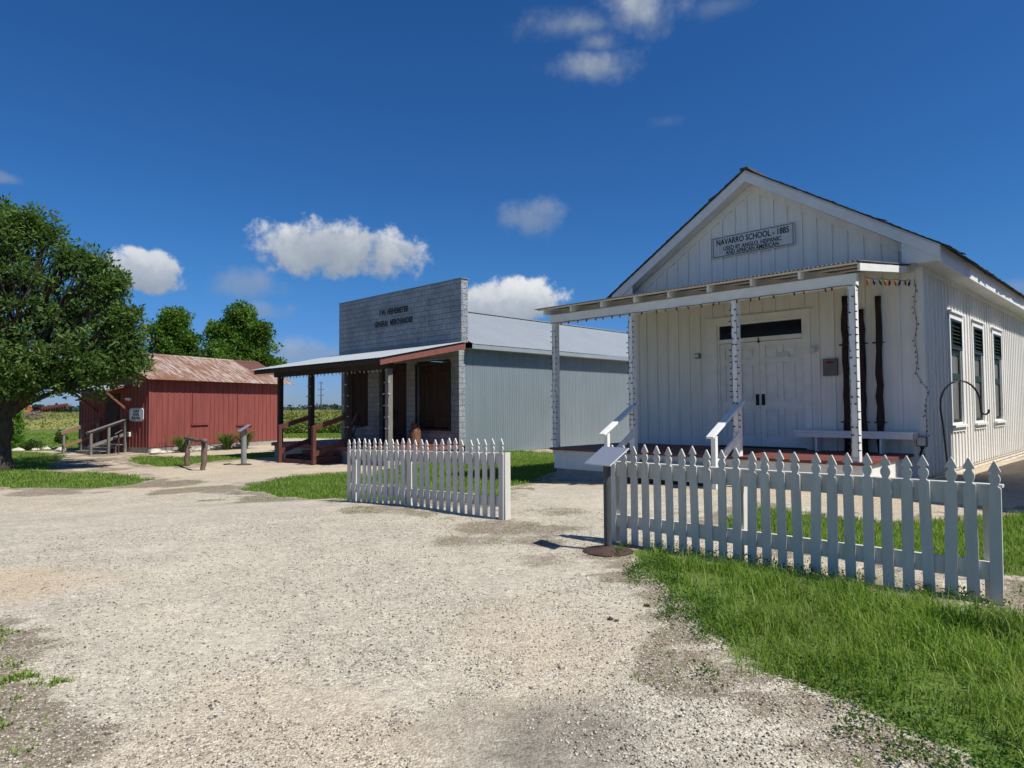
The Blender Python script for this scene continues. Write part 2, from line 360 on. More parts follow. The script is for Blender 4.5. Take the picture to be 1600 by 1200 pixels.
G = dict(
 G1=[(1.24, 7.09), (1.16, 5.86), (1.17, 4.87), (1.17, 4.17), (1.06, 3.91), (1.22, 3.71), (1.45, 3.44), (1.62, 3.14), (1.75, 2.88), (1.75, 2.4), (4.4, 2.4), (5.2, 4.28), (4.14, 5.19), (3.59, 4.99), (3.36, 5.21), (3.12, 5.49), (2.78, 5.88), (2.35, 6.21), (1.86, 6.57), (1.59, 7.02)],
 G2=[(2.77, 9.25), (3.66, 10.1), (4.34, 9.12), (4.98, 8.5), (6.46, 9.1), (9, 10.2), (9.5, 6), (5.54, 5.6), (4.35, 5.46), (4.16, 5.77), (3.73, 6.05), (3.38, 6.71), (2.77, 7.3), (2.35, 7.75)],
 G3=[(-3.73, 24.16), (-1.47, 24.9), (-.28, 25.9), (3.4, 26.0), (1.1, 17.74), (-.02, 14.17), (-.41, 10.32), (-1.04, 10.69), (-2.62, 15.11), (-3.93, 17.78)],
 G3b=[(-6.41, 14.69), (-6.49, 16.9), (-5.91, 18.64), (-4.73, 19.3), (-3.41, 17.72), (-1.26, 10.83), (-2.14, 11.09), (-3.25, 12.08), (-4.9, 13.79)],
 G4=[(-24, 22.5), (-16.85, 22.8), (-13.77, 20.8), (-11.5, 19.97), (-9.6, 18.02), (-8.9, 16.41), (-9.66, 15.51), (-11.01, 15.53), (-14.15, 16.05), (-24, 16.2)],
 G4b=[(-16.46, 28.81), (-13.98, 28.0), (-12.38, 28.6), (-9.2, 33.8), (-9.4, 28.6), (-10.3, 26.4), (-11.2, 24.82), (-10.9, 22.2), (-12.83, 23.25), (-14.53, 25.23)],
 G5=[(-60, 31), (-27.33, 29.98), (-23, 33), (-20, 34), (-18, 45), (-4, 42), (-5, 60), (-60, 80), (-110, 90)],
 G8=[(-40, 33.5), (-23, 32), (-19.6, 29.5), (-17.6, 26), (-15.8, 23.2), (-15.2, 22.0), (-40, 22.0)],
 G7=[(-5.2, 5.0), (-3.44, 4.63), (-2.92, 4.2), (-2.47, 3.63), (-2.25, 3.2), (-1.96, 2.91), (-2.32, 2.4), (-6, 2.4)])
def sdist(poly, x, y):
    P = np.array(poly); n = len(P); d = np.full(x.shape, 1e9); ins = np.zeros(x.shape, bool)
    for i in range(n):
        a, b = P[i], P[(i + 1) % n]; e = b - a
        t = np.clip(((x - a[0]) * e[0] + (y - a[1]) * e[1]) / (e @ e), 0, 1)
        d = np.minimum(d, np.hypot(x - a[0] - t * e[0], y - a[1] - t * e[1]))
        if a[1] != b[1]:
            c = (a[1] > y) != (b[1] > y); ins ^= c & (x < (b[0] - a[0]) * (y - a[1]) / (b[1] - a[1]) + a[0])
    return np.where(ins, d, -d)
_perm = RNG.random((256, 256))
def vnoise(x, y):
    xi = np.floor(x).astype(int); yi = np.floor(y).astype(int); fx = x - xi; fy = y - yi
    fx = fx * fx * (3 - 2 * fx); fy = fy * fy * (3 - 2 * fy); g = lambda a, b: _perm[a & 255, b & 255]
    return (g(xi, yi) * (1 - fx) + g(xi + 1, yi) * fx) * (1 - fy) + (g(xi, yi + 1) * (1 - fx) + g(xi + 1, yi + 1) * fx) * fy
def fbm(x, y, o=4):
    v = 0; a = .5; t = 0
    for i in range(o): v = v + a * vnoise(x + 17.3 * i, y + 9.1 * i); t += a; a *= .5; x = x * 2.03; y = y * 2.03
    return v / t
def masks(x, y):
    n = fbm(x * 1.3, y * 1.3) - .5; nf = fbm(x * 5, y * 5, 3) - .5
    gr = np.zeros(x.shape); edge = np.zeros(x.shape); dirt = np.zeros(x.shape)
    for k, p in G.items():
        d = sdist(p, x, y); far = k in ('G5', 'G3', 'G3b', 'G4', 'G4b', 'G8')
        j = d + n * (.9 if far else .55) + nf * .25
        if k == 'G7': g = sstep(.0, .6, j) * .22
        else: g = sstep(-.05, .3, j)
        gr = np.maximum(gr, g)
        dirt = np.maximum(dirt, sstep(-.6, 0, (j if k != 'G7' else d * 1.5 - .1) + nf * 1.2) * (sstep(.5, .05, j) if k != 'G7' else 1) * .85)
    wild = (np.hypot(x, y) > 60) | ((y > 30) & (x < -30)) | (y > 46) | (x > 16) | (y < -4)
    gr = np.where(wild, 1.0, gr)
    # brown litter in front of the left fence, by the stand and by the left lawn
    def blob(cx, cy, r, amp): return amp * sstep(r, r * .25, np.hypot(x - cx, y - cy) + n * r * 1.3 + nf * .3)
    for b in ((-.1, 8.5, .9, .9), (.95, 6.9, .7, .9), (1.25, 5.3, .5, .5), (-2.2, 10.2, 1.0, .7), (-.6, 7.6, .9, .75), (.3, 6.6, .8, .6), (.5, 8.3, .7, .75), (-1.4, 9.4, .7, .7), (.35, 7.5, .6, .8), (-.2, 11.5, .9, .6), (.6, 9.6, .7, .6), (-7.2, 15.2, 1.4, .9), (-8.6, 16.2, 1.6, .9),
              (-5, 12.8, 1.3, .8), (-4.1, 4.8, .6, .4), (-3.2, 3.5, .4, .4), (-10.6, 14.9, 1.2, .7), (-13, 15.1, 1.2, .7), (4.1, 5.25, .45, .9), (3.0, 5.75, .4, .8), (2.2, 6.35, .35, .7), (1.4, 3.3, .3, .6), (-13.2, 21.8, 1.6, .7), (-15.5, 23.5, 2, .9), (-16.6, 26.5, 2.2, .95), (-18.2, 29.3, 1.8, .9), (-16.2, 29.6, 1.2, .7)):
        dirt = np.maximum(dirt, blob(*b))
    dark = np.maximum(blob(.35, 3.15, .75, .85), blob(.7, 2.7, .5, .6)); dark = np.maximum(dark, blob(-.1, 3.3, .5, .45))
    tan = np.maximum(blob(-4.4, 5.75, 1.0, 1.0), np.maximum(blob(.2, 4.0, 1.2, .5), blob(-1.2, 3.0, 1.2, .45)))
    tan = np.maximum(tan, .75 * np.maximum(sstep(13, 24, y - .45 * x + n * 8), np.where(x > 0, sstep(-5.4, -3.8, local(SCH, x, y)[1] + n * 2), 0)))
    return gr, dirt * (1 - .6 * gr), dark, tan

def ground_material():
    m = bpy.data.materials.new('ground_gravel_and_soil'); m.use_nodes = True; T = NT(m.node_tree); T.n.clear()
    at = lambda n: T.node('ShaderNodeAttribute', attribute_name=n).outputs['Fac']
    pos = T.node('ShaderNodeNewGeometry').outputs['Position']
    vo = T.node('ShaderNodeTexVoronoi', {'Vector': pos, 'Scale': 46.0, 'Randomness': 1.0}); vo2 = T.node('ShaderNodeTexVoronoi', {'Vector': pos, 'Scale': 95.0})
    r1 = T.node('ShaderNodeSeparateColor', {0: vo.outputs['Color']}).outputs[0]; r2 = T.node('ShaderNodeSeparateColor', {0: vo2.outputs['Color']}).outputs[1]
    big = T.noise(pos, .55, 5, .6); med = T.noise(pos, 3.2, 5, .6); fine = T.noise(pos, 60, 4, .6); vfine = T.noise(pos, 240, 3, .6)
    sel = T.m('GREATER_THAN', T.noise(pos, 21, 2), .5)
    r = T.m('ADD', T.m('MULTIPLY', r1, sel), T.m('MULTIPLY', r2, T.m('SUBTRACT', 1.0, sel)))
    stonec = T.ramp(r, [(0, (.13, .115, .10)), (.08, (.30, .265, .22)), (.3, (.44, .393, .30)), (.7, (.55, .50, .395)), (1, (.70, .66, .56))])
    dust = T.mix(T.rng(fine, .3, .7), (.50, .447, .345), (.57, .513, .405))
    dustf = T.rng(T.m('ADD', T.m('MULTIPLY', big, .6), T.m('MULTIPLY', med, .4)), .42, .62, .12, .72)
    c = T.mix(dustf, stonec, dust)
    mott = T.rng(T.noise(pos, 13, 7, .72), .3, .72, .72, 1.2, False); mott2 = T.rng(T.noise(pos, 1.7, 6, .7), .3, .7, .9, 1.13, False)
    c = T.mix(1.0, c, T.node('ShaderNodeCombineColor', {0: T.m('MULTIPLY', mott, mott2), 1: T.m('MULTIPLY', mott, mott2), 2: T.m('MULTIPLY', mott, mott2)}).outputs[0], 'MULTIPLY')
    tan = T.m('MULTIPLY', at('tan'), T.rng(med, .25, .6, .5, 1))
    c = T.mix(T.m('MULTIPLY', tan, .75), c, T.mix(r, (.43, .32, .20), (.63, .50, .345)))
    c = T.mix(T.m('MULTIPLY', at('dark'), T.rng(med, .3, .62, .45, .95)), c, T.mix(r, (.10, .09, .075), (.21, .19, .16)))
    soil = T.mix(T.rng(fine, .35, .65), (.07, .05, .03), (.19, .14, .085))
    soil = T.mix(T.m('MULTIPLY', T.m('GREATER_THAN', r, .72), .6), soil, (.42, .37, .30))
    dm = T.rng(T.m('ADD', at('dirt'), T.m('ADD', T.m('MULTIPLY', T.m('SUBTRACT', fine, .5), .9), T.m('MULTIPLY', T.m('SUBTRACT', med, .5), .8))), .35, .75)
    c = T.mix(T.m('MULTIPLY', dm, .72), c, soil)
    turf = T.mix(T.rng(fine, .3, .7), (.07, .12, .02), (.14, .20, .045))
    turf = T.mix(T.rng(T.noise(pos, 1.1, 5, .6), .45, .75, 0, .55), turf, (.13, .12, .05))
    gm = T.rng(T.m('ADD', T.m('SUBTRACT', at('grass'), .12), T.m('ADD', T.m('MULTIPLY', T.m('SUBTRACT', fine, .5), .9), T.m('MULTIPLY', T.m('SUBTRACT', vfine, .5), .5))), .4, .65)
    c = T.mix(gm, c, turf)
    hgt = T.m('ADD', T.m('ADD', T.m('MULTIPLY', T.m('SUBTRACT', 1.0, vo.outputs['Distance']), T.m('MULTIPLY', .8, sel)), T.m('MULTIPLY', T.m('SUBTRACT', 1.0, vo2.outputs['Distance']), .45)), T.m('MULTIPLY', fine, .5))
    hgt = T.m('ADD', hgt, T.m('MULTIPLY', r1, .4))
    b = T.node('ShaderNodeBump', {'Strength': T.m('SUBTRACT', 1.0, T.m('MULTIPLY', dustf, .5)), 'Distance': .014, 'Height': hgt})
    p = T.node('ShaderNodeBsdfPrincipled', {'Base Color': c, 'Roughness': .9, 'Specular IOR Level': .15, 'Normal': b.outputs[0]})
    T.node('ShaderNodeOutputMaterial', {'Surface': p.outputs[0]}); return m
groundm = ground_material()
def axis(a, b, step, ext, n):
    core = np.arange(a, b + 1e-6, step); k = np.geomspace(step, ext, n)
    return np.concatenate([(a - np.cumsum(k) )[::-1], core, b + np.cumsum(k)])
def build_ground():
    xs = axis(-26, 12, .1, 1400, 34); ys = axis(1.5, 34, .1, 1400, 34)
    X, Y = np.meshgrid(xs, ys); nx, ny = len(xs), len(ys)
    gr, dirt, dark, tan = masks(X, Y)
    Z = gz(X, Y) + (fbm(X * .8, Y * .8) - .5) * .05 * sstep(.5, 4, np.hypot(X - 1, Y - 7)) * (np.hypot(X, Y) < 60)
    Z = Z + (fbm(X * 3, Y * 3) - .5) * .018 * (np.hypot(X, Y) < 40)
    V = np.stack([X, Y, Z], -1).reshape(-1, 3)
    I = np.arange(nx * ny).reshape(ny, nx)
    Q = np.stack([I[:-1, :-1], I[:-1, 1:], I[1:, 1:], I[1:, :-1]], -1).reshape(-1, 4)
    isgrass = (gr.reshape(-1)[Q].mean(1) > .5)
    A = dict(grass=gr.ravel(), dirt=dirt.ravel(), dark=dark.ravel(), tan=tan.ravel())
    for nm, sel in (('ground', isgrass), ('gravel_drive', ~isgrass)):
        q = Q[sel]; u, inv = np.unique(q, return_inverse=True)
        o = np_mesh(nm, V[u], [inv.reshape(-1, 4)], groundm, {k: a[u] for k, a in A.items()}, True)
        tag(o, kind='structure')
build_ground()

# ------------------------------------------------------------------ SCHOOL  (local x = right along the front, y = back)
def rzf(fr): return -fr[2]
school = thing('schoolhouse', 'white board and batten schoolhouse with gabled front and columned porch behind picket fence', 'schoolhouse', (SCH[0], SCH[1], 0), rzf(SCH))
W, L = 6.8, 13.2; XM = -3.45; APX = 6.98; SL = .632
def roof_z(x, off=0): return APX - SL * abs(x - XM) + off
def build_school():
    S = school
    # ---- walls
    def front_wall():
        b = MB(); t = .14
        op = (-4.42, -2.33, .53, 3.50)                                  # door + transom opening
        f = lambda a, c, t_: (a, t_, c)
        top = lambda x: roof_z(x, -.24)
        b.prism([(-W, -.02), (op[0], -.02), (op[0], 4.2), (-W, 4.2)], f, 0, t)
        b.prism([(op[1], -.02), (0, -.02), (0, 4.2), (op[1], 4.2)], f, 0, t)
        b.prism([(op[0], op[3]), (op[1], op[3]), (op[1], 4.2), (op[0], 4.2)], f, 0, t)
        b.prism([(-W, 4.2), (0, 4.2), (0, top(0)), (XM, top(XM)), (-W, top(-W))], f, 0, t)
        x = -W + .33
        while x < -.15:                                                  # battens
            w = random.uniform(.028, .034); x2 = x + random.uniform(-.01, .01)
            lo = .53
            if op[0] - .33 < x2 < op[1] + .2: lo = 3.68
            b.prism([(x2 - w, lo), (x2 + w, lo), (x2 + w, top(x2 + w) - .01), (x2 - w, top(x2 - w) - .01)], f, -.036, .001)
            x += .318
        b.box(-W - .02, -W + .1, -.026, .0, -.02, 4.25); b.box(-.11, .022, -.026, .0, -.02, 4.25)
        return b.build('wall', white, S)
    front_wall()
    def side_wall(x0, x1, sgn, wins):
        b = MB(); ys = [.14]
        for (a, c) in wins: ys += [a, c]
        ys.append(L)
        for i in range(0, len(ys) - 1):
            if i % 2 == 0: b.box(x0, x1, ys[i], ys[i + 1], .10, 4.3)
            else: b.box(x0, x1, ys[i], ys[i + 1], .10, 1.1); b.box(x0, x1, ys[i], ys[i + 1], 3.42, 4.3)
        y = .3; xo = x1 if sgn > 0 else x0
        while y < L - .1:
            inw = any(a - .16 < y < c + .16 for a, c in wins); w = .026
            for z0, z1 in (((.10, .93), (3.62, 4.22)) if inw else ((.10, 4.22),)):
                b.box(xo, xo + sgn * .024, y - w, y + w, z0 + random.uniform(-.015, .015), z1)
            y += .29 + random.uniform(-.012, .012)
        b.box(xo + sgn * .001, xo + sgn * .028, 0, .11, .0, 4.25)
        b.box(xo + sgn * .001, xo + sgn * .03, .11, L, 4.14, 4.27)        # frieze
        return b.build('wall', white, S)
    wins = [(2.06, 3.1), (4.27, 5.43), (6.62, 7.88)]; wins = [(2.04, 3.08), (4.28, 5.32), (6.68, 7.72)]
    side_wall(-.14, 0, 1, wins); side_wall(-W, -W + .14, -1, [])
    b = MB(); b.prism([(-W + .14, .1), (-.14, .1), (-.14, 4.3), (XM, roof_z(XM) - .3), (-W + .14, 4.3)], lambda a, c, t: (a, t, c), L - .14, L - .002); b.build('wall', white, S)
    # ---- side skirt: horizontal corrugated tin
    b = MB(); b.corr((.03, 0, -.28), (0, 0, 1), .38, (0, 1, 0), L, (1, 0, 0), .085, .012); b.build('skirting', ply, S, solid=.004)
    # ---- roof: rough shingles in courses on both slopes
    b = MB()
    for sgn in (-1, 1):
        slope = atan(SL); run = 4.0; ln = run / cos(slope); nC = int(ln / .16)
        for k in range(nC + 1):
            d0 = ln - k * .16; y = -.42
            while y < L + .3:
                w = random.uniform(.14, .3); dd = d0 + random.uniform(-.02, .03); up = max(dd - .3, 0)
                t = random.uniform(.012, .022); lift = random.uniform(.004, .012) + (.03 if random.random() < .02 else 0)
                P = lambda d, yy, h: (XM + sgn * (d * cos(slope) - 0 + h * sin(slope)), yy, APX + .03 - d * sin(slope) + h * cos(slope))
                vs = [P(dd, y, lift), P(dd, y + w - .008, lift), P(up, y + w - .008, 0), P(up, y, 0), P(dd, y, lift + t), P(dd, y + w - .008, lift + t), P(up, y + w - .008, .006), P(up, y, .006)]
                b.add(vs, [(0, 1, 2, 3), (7, 6, 5, 4), (0, 4, 5, 1), (1, 5, 6, 2), (2, 6, 7, 3), (3, 7, 4, 0)])
                y += w
    roof = b.build('roof', shingle, S)
    b = MB(); b.box(XM - .1, XM + .1, -.42, L + .3, APX + .028, APX + .07); b.build('ridge_cap', shingle, roof)
    # roof deck under the shingles
    b = MB()
    for sgn in (-1, 1):
        ex = XM + sgn * 3.86
        b.prism([(XM, APX + .02), (ex, roof_z(ex) + .02), (ex, roof_z(ex) - .02), (XM, APX - .025)], lambda a, c, t: (a, t, c), -.36, L + .28)
    b.build('roof_deck', white2, roof)
    # ---- barge boards, soffits, fascia
    b = MB()
    for sgn in (-1, 1):
        ex = XM + sgn * 3.86
        z0, z1 = roof_z(ex), APX
        b.prism([(XM, z1 - .022), (ex, z0 - .022), (ex, z0 - .25), (XM, z1 - .25)], lambda a, c, t: (a, t, c), -.385, -.36)
    b.build('bargeboard', white2, S)
    b = MB()
    for sgn in (-1, 1):
        ex = XM + sgn * 3.84; wx = XM + sgn * 3.45
        b.prism([(XM, APX - .2), (ex, roof_z(ex) - .2), (ex, roof_z(ex) - .225), (XM, APX - .225)], lambda a, c, t: (a, t, c), -.36, -.001)   # sloping soffit
        b.prism([(XM, APX - .23), (wx - sgn * .02, roof_z(wx) - .23), (wx - sgn * .02, roof_z(wx) - .42), (XM, APX - .42)], lambda a, c, t: (a, t, c), -.03, -.002)  # rake frieze
        b.box(wx + sgn * .002, ex - sgn * .01, -.355, L + .2, 4.255, 4.28)        # flat eave soffit
        b.prism([(wx - sgn * .25, 4.281), (ex - sgn * .002, 4.281), (ex - sgn * .002, roof_z(ex) - .23), (wx - sgn * .25, roof_z(wx - sgn * .25) - .23)], lambda a, c, t: (a, t, c), -.355, -.33)   # closed eave return
    b.build('soffit', white2, S)
    b = MB()
    for sgn in (-1, 1):
        ex = XM + sgn * 3.84; b.box(ex, ex + sgn * .025, -.36, L + .25, 4.22, roof_z(ex) - .03)
    b.build('fascia', white2, S)
    # ---- door, frame, transom
    b = MB(); xl, xr = -4.42, -2.33
    b.box(xl - .26, xl, -.035, -.001, .53, 3.5); b.box(xr, xr + .15, -.035, -.001, .53, 3.5); b.box(xl - .26, xr + .15, -.036, -.001, 3.5, 3.63); b.box(xl - .3, xr + .19, -.06, -.001, 3.63, 3.66)
    b.box(xl, xl + .05, 0, .1, .53, 3.5); b.box(xr - .05, xr, 0, .1, .53, 3.5); b.box(xl + .05, xr - .05, 0, .1, 3.45, 3.5); b.box(xl + .05, xr - .05, -.01, .1, 3.02, 3.12)
    fr = b.build('door_frame', white2, S, bevel=.004)
    b = MB(); b.box(xl + .05, xr - .05, .05, .07, 3.12, 3.45); tr = b.build('transom_window', glassd, S)
    b = MB(); b.tube([(-3.37, -.012, 3.02), (-3.37, -.035, 3.06), (-3.37, -.03, 3.1)], .012, 6); b.box(-3.395, -3.345, -.022, -.0105, 2.98, 3.03); b.build('latch', black, fr)
    mid = -3.37
    for i, (a, c) in enumerate(((xl + .052, mid - .003), (mid + .003, xr - .052))):
        b = MB(); w = c - a; st = .13
        xs = [a, a + st, (a + c) / 2 - .05, (a + c) / 2 + .05, c - st, c]; zs = [.56, .78, 1.42, 1.62, 2.5, 2.62, 2.9, 3.01]
        y0, y1 = .03, .075
        b.box(xs[0], xs[1], y0, y1, zs[0], zs[7]); b.box(xs[4], xs[5], y0, y1, zs[0], zs[7]); b.box(xs[2], xs[3], y0, y1, zs[0], zs[7])
        for p, q in ((xs[1], xs[2]), (xs[3], xs[4])):
            for z0, z1 in ((zs[0], zs[1]), (zs[2], zs[3]), (zs[4], zs[5]), (zs[6], zs[7])): b.box(p, q, y0, y1, z0, z1)
            for z0, z1 in ((zs[1], zs[2]), (zs[3], zs[4]), (zs[5], zs[6])):
                b.box(p, q, y0 + .034, y1 - .002, z0, z1); b.box(p + .055, q - .055, y0 + .012, y0 + .036, z0 + .055, z1 - .055)
        d = b.build('door', white2, S, bevel=.003)
        hx = mid - .07 if i == 0 else mid + .07
        h = MB(); h.box(hx - .04, hx + .04, .018, .031, 1.52, 1.78); h.tube([(hx, .02, 1.56), (hx, -.03, 1.6), (hx, -.03, 1.7), (hx, .02, 1.74)], .012, 6); h.build('handle', black, d)
        if i == 1:
            h = MB(); h.box(-2.98, -2.68, .024, .031, 2.62, 2.74); h.build('notice_plate', signw, d)
    b = MB(); b.box(xl - .02, xr + .02, -.08, .14, .531, .558); b.build('threshold', darkwood, S)
    # interior darkness behind the transom is painted as the opaque pane's near-black colour
    # ---- windows on the long side
    for (a, c) in wins:
        b = MB()
        b.box(.0, .035, a - .11, a, 1.0, 3.5); b.box(.0, .035, c, c + .11, 1.0, 3.5); b.box(.0, .036, a - .11, c + .11, 3.4, 3.53); b.box(.0, .075, a - .16, c + .16, 3.53, 3.575)
        b.box(-.14, 0, a, a + .02, 1.1, 3.4); b.box(-.14, 0, c - .02, c, 1.1, 3.4)
        w = b.build('window', white2, S, bevel=.003)
        b = MB(); b.box(-.1, .09, a - .14, c + .14, 1.0, 1.05); b.box(.0, .036, a - .11, c + .11, .9, .998); b.build('sill', white2, w)
        b = MB(); y0, y1 = a + .02, c - .02                                  # green sashes
        for z0, z1 in ((1.06, 1.17), (2.06, 2.2), (2.62, 2.72)): b.box(-.06, -.015, y0, y1, z0, z1)
        b.box(-.06, -.016, y0, y0 + .1, 1.17, 2.62); b.box(-.06, -.016, y1 - .1, y1, 1.17, 2.62)
        b.build('sash', green, w)
        b = MB(); b.box(-.05, -.04, y0 + .1, y1 - .1, 1.17, 2.06); b.box(-.05, -.04, y0 + .1, y1 - .1, 2.2, 2.62); b.build('pane', curtain, w)
        b = MB(); b.box(-.03, .045, y0, y0 + .07, 2.73, 3.4); b.box(-.03, .045, y1 - .07, y1, 2.73, 3.4); b.box(-.03, .044, y0 + .07, y1 - .07, 2.73, 2.79); b.box(-.03, .044, y0 + .07, y1 - .07, 3.35, 3.4)
        z = 2.83
        while z < 3.33: b.bar((.0, y0 + .07, z), (.0, y1 - .07, z), .075, .014, (.75, 0, 1)); z += .085
        b.box(-.06, -.05, y0, y1, 2.73, 3.4)
        b.build('louvred_shutter', green, w)
    # ---- porch
    PX0, PX1, PV = -7.35, -.22, -2.92
    b = MB(); x = PX0
    y = PV
    while y < -.03:
        w = min(.14, -.028 - y); b.box(PX0, PX1, y, y + w - .006, .475 + random.uniform(-.002, .002), .53 + random.uniform(-.002, .002)); y += .14
    b.build('porch_floor', redfloor, S)
    b = MB(); b.box(PX0 + .06, PX1 - .06, PV + .1, PV + .13, .03, .45); b.box(PX1 - .09, PX1 - .06, PV + .131, -.028, -.02, .46); b.box(PX0 + .06, PX0 + .09, PV + .131, -.028, .03, .45)
    b.box(PX0 + .05, PX1 - .05, PV + .06, PV + .1, .38, .47)
    b.build('porch_skirt', white, S)
    for bx in ((PX0 + .1, -5.1, PV + .14, PV + .4, -.5, .029), (-2.4, -1.6, PV + .14, PV + .4, -.5, .029), (-1.0, PX1 - .1, PV + .14, PV + .3, -.3, .0), (PX0 + .1, PX0 + .3, PV + .4, -.1, -.6, .029), (-5.1, -2.4, PV + .3, PV + .4, -.5, .029)):
        b = MB(); b.box(*bx); b.build('foundation', concrete, S)
    posts = [-7.22, -4.96, -2.53, -.38]
    for px in posts:
        b = MB(); b.box(px - .065, px + .065, -2.865, -2.735, .53, 3.56); b.build('porch_post', white2, S, bevel=.006)
    b = MB(); b.box(-7.36, -.3, -2.87, -2.73, 3.56, 3.77); b.build('porch_beam', white2, S, bevel=.005)
    zr = lambda y: 3.77 + (y + 3.0) * .125                                  # underside of rafters
    for rx in (-7.4, -6.55, -5.65, -4.75, -3.9, -3.0, -2.1, -1.2, -.2):
        b = MB(); b.prism([(-3.02, zr(-3.02)), (-.03, zr(-.03)), (-.03, zr(-.03) + .13), (-3.02, zr(-3.02) + .13)], lambda a, c, t: (t, a, c), rx - .022, rx + .022); b.build('rafter', white2, S, bevel=.003)
    b = MB()
    for yy in (-3.0, -2.1, -1.1, -.1): b.bar((-7.6, yy, zr(yy) + .143), (-.225, yy, zr(yy) + .143), .09, .022)
    b.build('purlin', white2, S)
    b = MB(); s = atan(.125); ln = 3.06 / cos(s)
    b.corr((-7.66, -3.09, zr(-3.09) + .168), (1, 0, 0), 7.49, (0, cos(s), sin(s)), ln, (0, -sin(s), cos(s)), .076, .014); b.build('porch_roof', shade_tin, S, solid=.005, smooth=True)
    # ---- porch steps and hand rails
    st = thing_child('steps', S)
    for i, (z, y) in enumerate(((.30, -3.2), (.09, -3.5))):
        b = MB(); b.box(-4.75, -2.75, y - .02, y + .28, z - .04, z); b.build('tread', redfloor, st)
        b = MB(); b.box(-4.73, -2.77, y + .03, y + .05, z - .2, z - .042); b.build('riser', darkwood, st)
    b = MB()
    for x in (-4.7, -3.75, -2.8): b.prism([(-2.83, .42), (-3.5, -.02), (-3.5, -.35), (-2.83, -.35)], lambda a, c, t: (t, a, c), x - .02, x + .02)
    b.build('stringer', darkwood, st)
    for x in (-4.92, -2.48):
        b = MB(); b.bar((x, -2.72, 1.60), (x, -3.98, .93), .15, .045); r = b.build('handrail', white2, S, bevel=.005)
        b = MB(); b.box(x - .045, x + .045, -3.86, -3.77, -.3, .955); b.build('newel_post', white2, r, bevel=.004)
        b = MB(); b.bar((x, -2.87, .93), (x, -3.765, .42), .04, .13); b.build('lower_rail', white2, r)
def thing_child(name, parent):
    o = bpy.data.objects.new(name, None); COL.objects.link(o); o.parent = parent; o.empty_display_size = .1; return o
build_school()
def sw(lx, ly, z): x, y = world(SCH, lx, ly); return (x, y, z)

# sign in the gable
t = thing('school_sign', 'white rectangular sign with black border reading NAVARRO SCHOOL 1885, in gable of white schoolhouse', 'sign', sw(-3.47, -.03, 5.38), rzf(SCH))
b = MB(); b.box(-1.01, 1.01, -.03, -.004, -.26, .26); b.build('panel', signw, t, bevel=.003)
b = MB()
for x0, x1, z0, z1 in ((-.985, .985, .222, .236), (-.985, .985, -.236, -.222), (-.985, -.971, -.222, .222), (.971, .985, -.222, .222)): b.box(x0, x1, -.0335, -.0305, z0, z1)
b.build('border', ink, t)
text_mesh('lettering', 'NAVARRO SCHOOL - 1885', .2, ink, t, (0, -.0325, .11), (pi / 2, 0, 0), 1.78, .004)
text_mesh('lettering', 'USED BY ANGLO, HISPANIC', .14, ink, t, (0, -.0325, -.055), (pi / 2, 0, 0), 1.42, .0025)
text_mesh('lettering', 'AND AFRICAN AMERICAN', .14, ink, t, (0, -.0325, -.165), (pi / 2, 0, 0), 1.3, .0025)

# porch bench
t = thing('porch_bench', 'long white plank bench against schoolhouse wall at the right end of the porch', 'bench', sw(-1.2, -.3, .53), rzf(SCH))
b = MB(); b.box(-1.2, 1.1, -.2, .2, .40, .44); b.build('seat', white2, t, bevel=.004)
b = MB(); b.box(-1.18, 1.08, -.19, -.165, .30, .399); b.box(-1.18, 1.08, .165, .19, .30, .399); b.build('apron', white2, t)
for x in (-.75, .5):
    b = MB(); b.prism([(-.15, 0), (-.03, 0), (0, .07), (.03, 0), (.15, 0), (.13, .399), (-.13, .399)], lambda a, c, q: (q, a, c), x - .02, x + .02); b.build('leg', white2, t)
# logs leaning on the porch wall
for lx, top, r, lab in ((-1.43, 3.82, .072, 'dark cedar log just right of the grey box, behind the corner post'), (-1.1, 3.5, .075, 'shortest dark cedar log on the porch, middle of the three behind the bench'), (-.78, 3.74, .07, 'dark cedar log on the porch nearest the schoolhouse corner')):
    t = thing('log_pole', lab, 'log', sw(lx, -.115, .53), rzf(SCH), 'dark logs against the porch wall')
    b = MB(); n = 14
    b.tube([(random.uniform(-.012, .012) + (.02 if lx < -1.2 else 0) * (1 - i / n), .03 * i / n - .02, (top - .53) * i / n) for i in range(n + 1)], [r * random.uniform(.88, 1.1) * (1.05 - .25 * i / n) for i in range(n + 1)], 10, jit=.1); b.build('trunk', log, t, smooth=True)
    for z in (.62, 2.25):
        b = MB(); b.bar((-.1, -.055, z), (.1, -.055, z), .03, .03); b.tube([(-.1, -.05, z), (-.1, .06, z)], .01, 6); b.tube([(.1, -.05, z), (.1, .06, z)], .01, 6); b.build('bracket', black, t)
